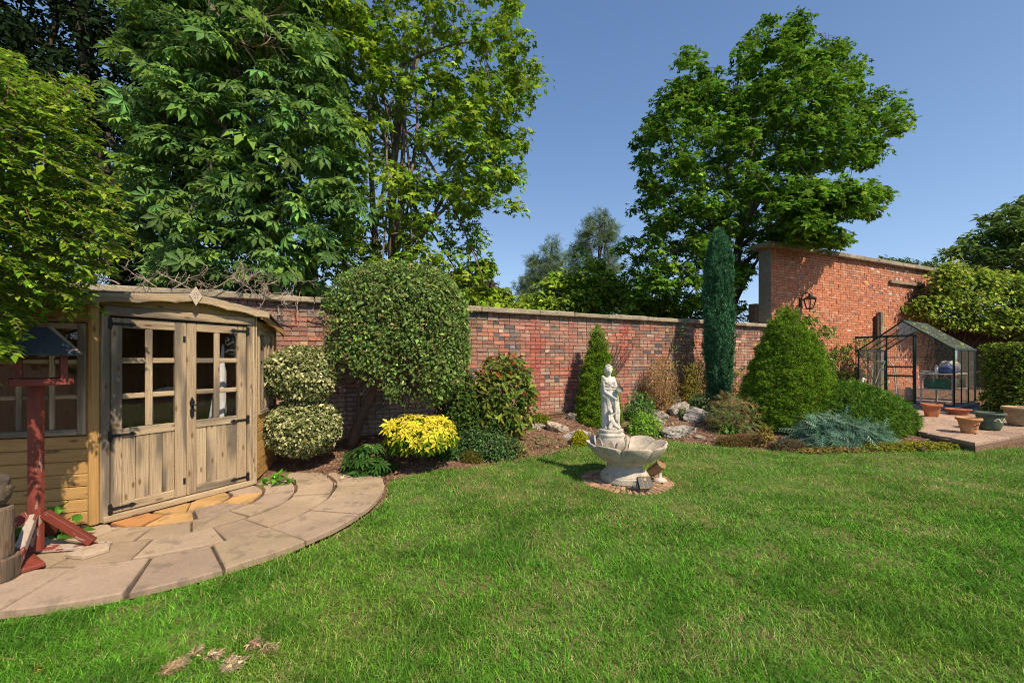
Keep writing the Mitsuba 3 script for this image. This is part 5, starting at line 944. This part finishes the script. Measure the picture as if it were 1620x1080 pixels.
# dry thatch and red leaves on the lawn
for i, (u, v, w, lab, col) in enumerate([(275, 1058, 44, 'leftmost clump of dry straw on the near lawn', (.40, .27, .15)), (337, 1040, 26, 'middle clump of dry straw on the near lawn', (.44, .30, .17)), (371, 1053, 40, 'largest clump of dry straw on the near lawn', (.42, .29, .17)), (402, 1022, 22, 'small dry straw wisp furthest back on the near lawn', (.38, .25, .15)), (426, 1028, 24, 'thin dry straw wisp at the right of the clumps', (.36, .27, .14)), (312, 1034, 20, 'faint dry straw wisp left of the middle clump', (.36, .26, .14))]):
    k = num('dry_straw'); b = hit(u, v, .02); s = b[1] / FOC; n = int(4.5 * w * w ** .5) + 80; th = R.uniform(0, 3); q = R.normal(0, 1, (n, 2)) * [w * s * .16, w * s * .07]; q = np.stack([q[:, 0] * math.cos(th) - q[:, 1] * math.sin(th), q[:, 0] * math.sin(th) + q[:, 1] * math.cos(th)], 1) + (meshkit.noise(np.c_[q * 40, q[:, :1]]) - .5)[:, None] * w * s * .3; P = b + np.c_[q, R.normal(.011, .004, n)]; a = R.normal(th, .9, n); A = np.stack([np.cos(a), np.sin(a), R.normal(0, .22, n)], 1)
    W, F, c = scatter(T_oval(.05, .2), P, unit(Z_ + R.normal(0, .3, (n, 3))), A, R.uniform(.015, .045, n), tints(n, np.array(col) * [.85, .98, 1.05], .40)); put(k, (W, F), 'm_plain', color=np.clip(c, .01, .8), label=lab, cat='dry straw', kind=None)
for i, (u, v, lab) in enumerate([(65, 1050, 'rusty red fallen leaf cluster on the near lawn at the left'), (118, 985, 'red leaf on the grass below the patio edge'), (8, 985, 'red leaf at the left frame edge on the grass')]):
    k = num('fallen_leaf'); b = hit(u, v, .03); n = 22 if i == 0 else 9; P = b + R.normal(0, 1, (n, 3)) * [.022, .022, .004] - Z_ * .016; thing(k, lab, 'fallen leaf'); N = unit(Z_ + R.normal(0, .5, (n, 3))); A = R.normal(size=(n, 3)); S = R.uniform(.018, .036, n); C = np.clip(tints(n, (.22, .065, .035), .4), .01, .8)
    for j in range(n): W, F, c = scatter(T_oval(.4, .2, .3), P[j:j + 1], N[j:j + 1], A[j:j + 1], S[j:j + 1], C[j:j + 1]); put(num(f'{k}__leaf'), (W, F), 'm_plain', color=c)
low('sapling', 'young leafy plant growing at the foot of the summerhouse behind the bird table', 'plant', 108, 836, 50, 66, 34, T_oval(.6, .08, .2), .10, (.10, .24, .035), pieces=34, dep=.35, along=.6, zmin=-.5, Y=3.36)
low('sapling_001', 'small leafy plant left of the bird table pole foot', 'plant', 40, 842, 34, 30, 16, T_oval(.6, .08, .2), .09, (.08, .20, .03), pieces=16, dep=.35, along=.6, zmin=-.3, Y=3.30)

# ------------------------------------------------------------------ climbers on the walls
def wallpoly(poly, O, D, N, n, off, rng=R):
    """Random points over a stretch of wall: poly in (along, up) metres."""
    pg = sg.Polygon(poly); x0, y0, x1, y1 = pg.bounds; q = np.column_stack([rng.uniform(x0, x1, n * 4), rng.uniform(y0, y1, n * 4)]); q = q[shapely.contains_xy(pg, q[:, 0], q[:, 1])][:n]
    return O + D * q[:, :1] + Z_ * q[:, 1:] + N * (off[0] + (off[1] - off[0]) * rng.random((len(q), 1)))
def rose():
    k = thing('climbing_rose', 'leafy climber on the tall wall between the large cone conifer and the greenhouse', 'climber')
    C = wallpoly([(.7, 1.0), (.9, 2.7), (1.3, 2.75), (1.7, 2.2), (2.2, 2.35), (2.9, 1.95), (3.3, 2.1), (4.1, 1.9), (4.4, 1.2), (3.4, .3), (1.2, .3)], T0, TD, TN, 95, (.12, .55)); P, d = clumps(C, 26, .20, .8); n = len(P)
    leaves(k, T_oval(.55, .1, .1), P, *frames(unit(d * .5 + TN), .4, .5, .4), .105 * np.exp(R.normal(0, .2, n)), tints(n, (.085, .160, .038), .38, (.20, .25, .055), .28), 'm_leaf', 'foliage', 300); stems(k, T0 + TD * 2.0 + TN * .15 + Z_ * .3, C[:30], .016, (.14, .09, .06))
rose()
def thin_climber():
    k = thing('wall_climber', 'sparse pale leaved climber on the low wall left of the column yew', 'climber'); C = wallpoly([(7.7, 1.1), (7.6, 2.3), (8.2, 2.25), (8.9, 1.9), (9.3, 1.4), (8.6, .7), (8.1, .6)], W0, WD, WN, 24, (.05, .22)); P, d = clumps(C, 13, .15, .9); n = len(P)
    leaves(k, T_oval(.55), P, *frames(unit(d + WN), .4, .5, .4), .075, tints(n, (.15, .19, .075), .3, (.24, .26, .12), .3), 'm_leaf', 'foliage'); stems(k, W0 + WD * 8.3 + WN * .12 + Z_ * .45, C, .012, (.12, .06, .045))
    k = thing('bare_climber', 'leafless dark climbing stems on the low wall above the statue', 'climber'); b = W0 + WD * 5.85 + WN * .06 + Z_ * .9; tips = np.array([W0 + WD * (6.1 + .55 * R.random()) + WN * .06 + Z_ * (1.5 + .62 * R.random()) for _ in range(14)]); stems(k, b, tips, .008, (.05, .04, .035), bend=.16)
    k = thing('yellowing_climber', 'small yellowing leafy stem on the low wall right of the column yew', 'climber'); C = wallpoly([(9.9, .6), (9.9, 1.3), (10.4, 1.3), (10.4, .6)], W0, WD, WN, 12, (.05, .2)); P, d = clumps(C, 12, .14); leaves(k, T_oval(.5), P, *frames(unit(d + WN), .4, .5, .4), .07, tints(len(P), (.26, .22, .05), .3, (.14, .18, .04), .4), 'm_leaf'); stems(k, W0 + WD * 10.1 + WN * .1 + Z_ * .4, C[:6], .008, (.12, .08, .05))
thin_climber()
def vine(): # over the fence behind the greenhouse
    k = thing('fence_vine', 'thick sunlit yellow green vine covering the fence behind the greenhouse', 'climber'); poly = [(1432, 492), (1442, 478), (1480, 462), (1482, 436), (1492, 421), (1506, 414), (1520, 426), (1560, 430), (1620, 434), (1720, 440), (1720, 530), (1620, 530), (1560, 524), (1520, 518), (1490, 522), (1470, 508)]
    C = crown_centres(poly, 13.8, .45, 560, 40); P, d = clumps(C, 40, .30, .6); n = len(P); leaves(k, T_oval(.62, .1, .1), P, *frames(unit(d * .6 + A3(0, -.6, .3)), .5, .5, .4), .125 * np.exp(R.normal(0, .22, n)), tints(n, (.215, .32, .042), .38, (.36, .38, .085), .25), 'm_leaf', 'foliage', 300)
    stems(k, A3(14.6, 14.7, .2), C[R.choice(len(C), 24)], .02, (.10, .07, .05), bend=.1)
vine()
def dead_vine(k, label, pts, seed):
    rng = np.random.default_rng(seed); ms = []
    def grow(p, d, L, r, lev):
        n = 5; Q = [p]
        for _ in range(n): d = unit(d + rng.normal(0, .22, 3)); p = p + d * L / n; Q.append(p)
        ms.append(tube(np.array(Q), np.linspace(r, r * .55, n + 1), 5, False))
        if lev > 0:
            for _ in range(rng.integers(2, 4)): i = rng.integers(1, n + 1); grow(Q[i], unit(d + rng.normal(0, .75, 3)), L * rng.uniform(.5, .8), r * .6, lev - 1)
    for s, z, dx, dz in pts: grow(W0 + WD * s + WN * .09 + Z_ * z, unit(WD * dx + Z_ * dz + WN * rng.uniform(-.1, .5)), rng.uniform(.22, .40), .0085, 3)
    V, F = cat_(ms); put(k, (V, F), 'm_bark', tint=(.36, .29, .235), label=label, cat='dead branches')
dead_vine('dead_vine', 'bare bleached twigs lying on the wall coping left above the summerhouse roof', [(-2.3 + .19 * i, 2.43, (-1) ** i * .8, .45) for i in range(10)], 2)
dead_vine('dead_vine_001', 'bare bleached twigs on the coping right of the diamond plaque', [(-.85 + .16 * i, 2.40, (-1) ** i * .7, .55) for i in range(5)] + [(-.55, 2.2, .2, 1)], 5)
dead_vine('dead_vine_002', 'bare bleached twigs hanging over the wall face left of the big round shrub', [(-.05, 2.1, .3, .9), (.1, 2.18, .9, .1), (.25, 2.2, .8, -.2), (-.1, 2.05, -.6, .4), (.45, 2.15, .6, .2)], 8)

# ------------------------------------------------------------------ trees
def leaf_tree(k, label, cat, poly, Y0, thick, nc, per, rad, tm, size, base, alt, frac, trunk, r0, bark, pieces=0, up=.75, limbs=10, twigs=80, cap=70, var=.32, flat=.55, m='m_leaf', shell=.6, twig_r=.012, along=.5, seed=1, near=None, tm2=None):
    rng = np.random.default_rng(seed); thing(k, label, cat); C = crown_centres(poly, Y0, thick, nc, cap, rng, shell)
    if near: C = np.vstack([C, crown_centres(*near, 40, rng)])
    P, d = clumps(C, per, rad, flat, rng); n = len(P)
    N, A = frames(d, up, .42, along, rng); leaves(k, tm, P, N, unit(A - Z_ * .35), size * np.exp(rng.normal(0, .2, n)), tints(n, base, var, alt, frac, rng), m, 'crown', pieces, tm2=tm2)
    if trunk: woody(k, trunk[0], trunk[1], C, r0, bark, limbs, twigs, rng, twig_r=twig_r)
    return C
MAPLE = [(1217, 14), (1238, 39), (1263, 28), (1293, 56), (1305, 76), (1337, 62), (1342, 93), (1367, 100), (1360, 125), (1397, 143), (1418, 148), (1444, 178), (1423, 204), (1404, 231), (1377, 264), (1340, 266), (1344, 296), (1400, 301), (1384, 336), (1321, 333), (1302, 352), (1340, 377), (1326, 393), (1256, 389), (1219, 384), (1196, 400), (1180, 440), (1196, 463), (1182, 500), (1099, 505), (988, 490), (1002, 417), (974, 398), (1011, 366), (1002, 333), (1025, 296), (1011, 278), (1020, 245), (992, 218), (1029, 204), (1020, 185), (1053, 171), (1034, 148), (1062, 132), (1085, 125), (1103, 139), (1076, 76), (1099, 76), (1113, 102), (1145, 111), (1154, 125), (1164, 88), (1182, 58), (1205, 51)]
leaf_tree('maple_tree', 'tall broad green maple standing behind the pier of the tall wall', 'tree', MAPLE, 13.4, 2.6, 800, 46, .37, T_maple(), .17, (.105, .230, .025), (.19, .32, .036), .3, (A3(6.75, 13.4, .2), at(1195, 190, 13.4)), .20, (.13, .11, .085), 300, limbs=16, twigs=120, cap=80, seed=11, tm2=T_star(), near=([(1270, 290), (1344, 286), (1400, 303), (1384, 336), (1321, 333), (1302, 352), (1338, 377), (1326, 391), (1256, 385), (1230, 330)], 10.7, .8, 75))
SYC = [(430, -90), (620, -140), (760, -140), (812, -20), (818, 44), (853, 76), (858, 120), (840, 156), (822, 164), (827, 191), (829, 236), (827, 271), (813, 289), (820, 331), (787, 329), (756, 351), (767, 391), (778, 427), (812, 470), (760, 486), (640, 470), (500, 486), (470, 470), (500, 330), (530, 250), (470, 150), (440, 60)]
leaf_tree('sycamore_tree', 'airy light green sycamore with several trunks behind the big round shrub', 'tree', SYC, 10.2, 1.9, 700, 34, .32, T_maple(), .155, (.175, .315, .028), (.29, .40, .042), .4, (A3(-2.75, 10.2, .2), at(640, 60, 10.2)), .15, (.17, .14, .11), 300, limbs=22, twigs=170, cap=90, seed=12, tm2=T_star())
def extra_trunks():
    k = 'sycamore_tree'; put(f'{k}__side_trunk', tube(bez(A3(-2.95, 10.3, .2), at(585, 120, 10.3), A3(-.35, 0, .2), 14), np.linspace(.13, .03, 14), 10), 'm_bark', tint=(.17, .14, .11), smooth=True); put(f'{k}__side_trunk_001', tube(bez(A3(-3.9, 9.8, .2), at(546, 200, 9.8), A3(-.1, 0, 0), 12), np.linspace(.10, .03, 12), 10), 'm_bark', tint=(.12, .10, .08), smooth=True)
extra_trunks()
CHEST = [(205, -60), (330, -80), (470, -80), (490, 20), (525, 70), (545, 190), (560, 260), (575, 330), (545, 400), (480, 430), (490, 468), (430, 470), (300, 452), (235, 452), (222, 400), (195, 340), (205, 270), (168, 190), (200, 90)]
leaf_tree('horse_chestnut', 'dense dark green horse chestnut with large fingered leaves behind the summerhouse', 'tree', CHEST, 8.1, 1.0, 600, 10, .34, T_palm, .225, (.125, .240, .066), (.20, .34, .06), .28, (A3(-4.6, 8.3, .1), at(345, -60, 8.3)), .16, (.16, .13, .10), 300, up=.85, limbs=12, twigs=60, cap=60, flat=.7, seed=13)
DARK = [(-260, -260), (300, -260), (480, -60), (430, 110), (350, 160), (330, 480), (-260, 560)]
leaf_tree('dark_tree', 'very dark shaded tree filling the top left corner behind the chestnut', 'tree', DARK, 10.4, 1.6, 1300, 60, .46, T_dia(.5), .17, (.018, .034, .014), (.03, .06, .02), .3, (A3(-9.0, 10.4, 0), at(120, -200, 10.4)), .25, (.06, .05, .04), 0, up=.3, limbs=14, twigs=60, cap=60, seed=14)  # shade of the crown is put into the dark leaf colour
def dead_limb():
    rng = np.random.default_rng(4); ms = [tube(bez(at(338, 60, 7.6), at(345, -80, 7.8), A3(0, 0, 0), 6), np.linspace(.09, .13, 6), 9)]; 
    for _ in range(17):
        p = at(rng.uniform(345, 400), rng.uniform(0, 75), 7.2 + rng.random() * .4); d = unit(A3(1, -.25, rng.normal(-.1, .45))); Q = [p]
        for _ in range(10): d = unit(d + rng.normal(0, .16, 3) + A3(0, 0, .03)); p = p + d * rng.uniform(.09, .16); Q.append(p)
        ms.append(tube(np.array(Q), np.linspace(.016, .004, 11), 5, False))
        for j in (3, 5, 7, 8): e = unit(d + rng.normal(0, .7, 3)); ms.append(tube(np.array([Q[j], Q[j] + e * .12, Q[j] + e * .26 + rng.normal(0, .04, 3)]), [.007, .005, .003], 4, False))
    V, F = cat_(ms); put('horse_chestnut__bare_branch', (V, F), 'm_bark', tint=(.30, .23, .17), smooth=True, label='pale bare twigs at the top of the chestnut')
dead_limb()
def cherry():
    k = thing('cherry_tree', 'yellow green small leaved tree overhanging the left end of the summerhouse', 'tree'); rng = np.random.default_rng(21)
    poly = [(-150, 20), (-20, 62), (10, 80), (40, 110), (90, 128), (132, 120), (128, 160), (160, 235), (140, 255), (196, 305), (180, 345), (206, 385), (176, 420), (158, 445), (132, 458), (140, 480), (92, 487), (58, 478), (34, 512), (5, 566), (-150, 600)]
    O = crown_centres(poly, 3.0, .40, 1250, 60, rng, .7, .0027); m = 18; n = len(O); a = rng.normal(-.15, .8, n); D = unit(np.stack([np.cos(a), -np.abs(np.sin(a)) * .6 + .1, rng.normal(-.25, .22, n)], 1)); L = rng.uniform(.18, .34, n)
    t = np.tile(np.linspace(.05, 1, m), n); P = np.repeat(O - D * L[:, None] * .5, m, 0) + np.repeat(D * L[:, None], m, 0) * t[:, None] + np.stack([t * 0, t * 0, -.05 * t * t], 1); Dr = np.repeat(D, m, 0); side = np.where(np.arange(n * m) % 2, 1, -1)[:, None] * np.cross(Dr, Z_)
    N = unit(Z_ * .8 + .5 * unit(SUN) + rng.normal(0, .35, (n * m, 3))); A = unit(Dr * .7 + side * .8 - Z_ * .25 + rng.normal(0, .15, (n * m, 3)))
    leaves(k, T_oval(.46, .10, .16), P, N, A, .056 * np.exp(rng.normal(0, .2, n * m)), tints(n * m, (.145, .275, .026), .32, (.24, .34, .035), .35, rng), 'm_leaf', 'crown', 300)
    put(f'{k}__branch', cat_([tube(np.array([o - d * l * .5, o + d * l * .1, o + d * l * .5 - Z_ * .05]), [.0025, .002, .0015], 4, False) for o, d, l in zip(O, D, L)] + [tube(bez(A3(-4.9, 2.9, 1.2), q, A3(0, 0, .25), 8), np.linspace(.035, .006, 8), 6) for q in O[rng.choice(n, 26)]]), 'm_bark', tint=(.20, .12, .08)); put(f'{k}__trunk', tube([A3(-4.95, 2.9, -.05), A3(-4.9, 2.9, 1.2), A3(-4.9, 3.0, 2.6)], [.07, .055, .03], 9), 'm_bark', tint=(.16, .11, .08), smooth=True)
cherry()
leaf_tree('far_conifer', 'tallest loose grey green conifer beyond the wall in the gap of sky', 'tree', [(948, 322), (956, 336), (970, 352), (984, 378), (976, 384), (990, 420), (985, 430), (1004, 500), (878, 500), (896, 424), (890, 416), (912, 380), (908, 372), (928, 350), (938, 336)], 24, 1.5, 270, 36, .40, T_spray(), .34, (.100, .160, .078), (.15, .21, .09), .3, (A3(5.1, 24, .3), at(950, 340, 24)), .16, (.12, .1, .08), up=.1, limbs=12, twigs=50, cap=40, m='m_needle', seed=31, twig_r=.02)
leaf_tree('far_conifer_001', 'lower loose grey green conifer left of the tallest one beyond the wall', 'tree', [(875, 368), (882, 388), (892, 402), (888, 408), (912, 450), (914, 500), (812, 500), (822, 456), (818, 448), (842, 416), (838, 410), (858, 394), (868, 382)], 22, 1.3, 210, 36, .38, T_spray(), .32, (.095, .155, .075), (.15, .21, .09), .3, (A3(1.9, 22, .3), at(873, 385, 22)), .15, (.12, .1, .08), up=.1, limbs=10, twigs=50, cap=40, m='m_needle', seed=32, twig_r=.02)
leaf_tree('hedgerow_tree', 'bright green bushy tree just beyond the low wall below the far conifers', 'tree', [(812, 512), (826, 472), (862, 452), (872, 430), (905, 440), (920, 398), (935, 410), (962, 432), (985, 440), (1010, 462), (1060, 470), (1100, 512)], 15.5, 1.4, 230, 40, .42, T_oval(.6), .20, (.18, .30, .032), (.28, .37, .055), .3, (A3(2.6, 15.5, .3), at(925, 440, 15.5)), .10, (.14, .11, .09), cap=40, seed=33)
leaf_tree('hedgerow_tree_001', 'yellow green bushy tree beyond the low wall right of the big round shrub', 'tree', [(700, 505), (720, 470), (748, 462), (772, 470), (790, 448), (806, 470), (822, 495), (830, 512), (700, 512)], 14.5, .8, 110, 36, .34, T_maple(), .19, (.24, .33, .032), (.15, .25, .03), .3, (A3(-.9, 14.5, .3), at(770, 470, 14.5)), .07, (.14, .11, .09), cap=30, seed=34, tm2=T_star())
leaf_tree('copper_tree', 'dark purple leaved tree beyond the wall above the right shoulder of the big round shrub', 'tree', [(690, 450), (712, 432), (750, 430), (778, 440), (802, 462), (815, 505), (690, 510)], 18.5, 1.2, 120, 40, .42, T_oval(.6), .22, (.06, .028, .038), (.10, .045, .05), .3, (A3(-1.4, 18.5, .3), at(750, 450, 18.5)), .1, (.1, .08, .07), cap=30, seed=35)
leaf_tree('right_tree', 'green spreading tree beyond the fence at the right frame edge', 'tree', [(1500, 402), (1516, 386), (1539, 371), (1554, 366), (1569, 364), (1560, 345), (1586, 341), (1603, 318), (1616, 324), (1640, 300), (1760, 320), (1760, 440), (1528, 436), (1518, 410)], 18.5, 2.0, 330, 36, .45, T_oval(.5), .26, (.10, .175, .040), (.17, .24, .06), .3, (A3(24.5, 18.5, .3), at(1650, 350, 18.5)), .18, (.13, .11, .09), cap=50, seed=36)
leaf_tree('wall_top_creeper', 'thin sprigs of foliage showing above the right end of the tall wall coping', 'climber', [(1390, 411), (1400, 407), (1420, 412), (1440, 411), (1462, 416), (1480, 410), (1484, 424), (1440, 421)], 15.8, .3, 40, 16, .20, T_oval(.4), .15, (.08, .14, .05), (.14, .2, .06), .3, None, 0, None, cap=10, seed=37)
def added_hedge():   # added out of view to the right so the summerhouse panes reflect foliage
    k = thing('added_hedge', 'added tall green hedge outside the frame, to be reflected in the summerhouse panes', 'hedge'); c, h = A3(12.6, -1.0, 1.9), A3(.9, 6.0, 2.0); P, N = boxp(9000, c, h); fill(k, (P, N), c, T_oval(.7), .20, (.07, .13, .025), .35, (.12, .18, .03), .2, .12, .35, .55, .5)
    put(f'{k}__shade_core', box((c, A3(1, 0, 0), A3(0, 1, 0), Z_), -h * .88, h * .88, .2)[:2], 'm_bark', tint=(.035, .028, .018))  # dark solid box added so no light comes through the leaves
added_hedge()
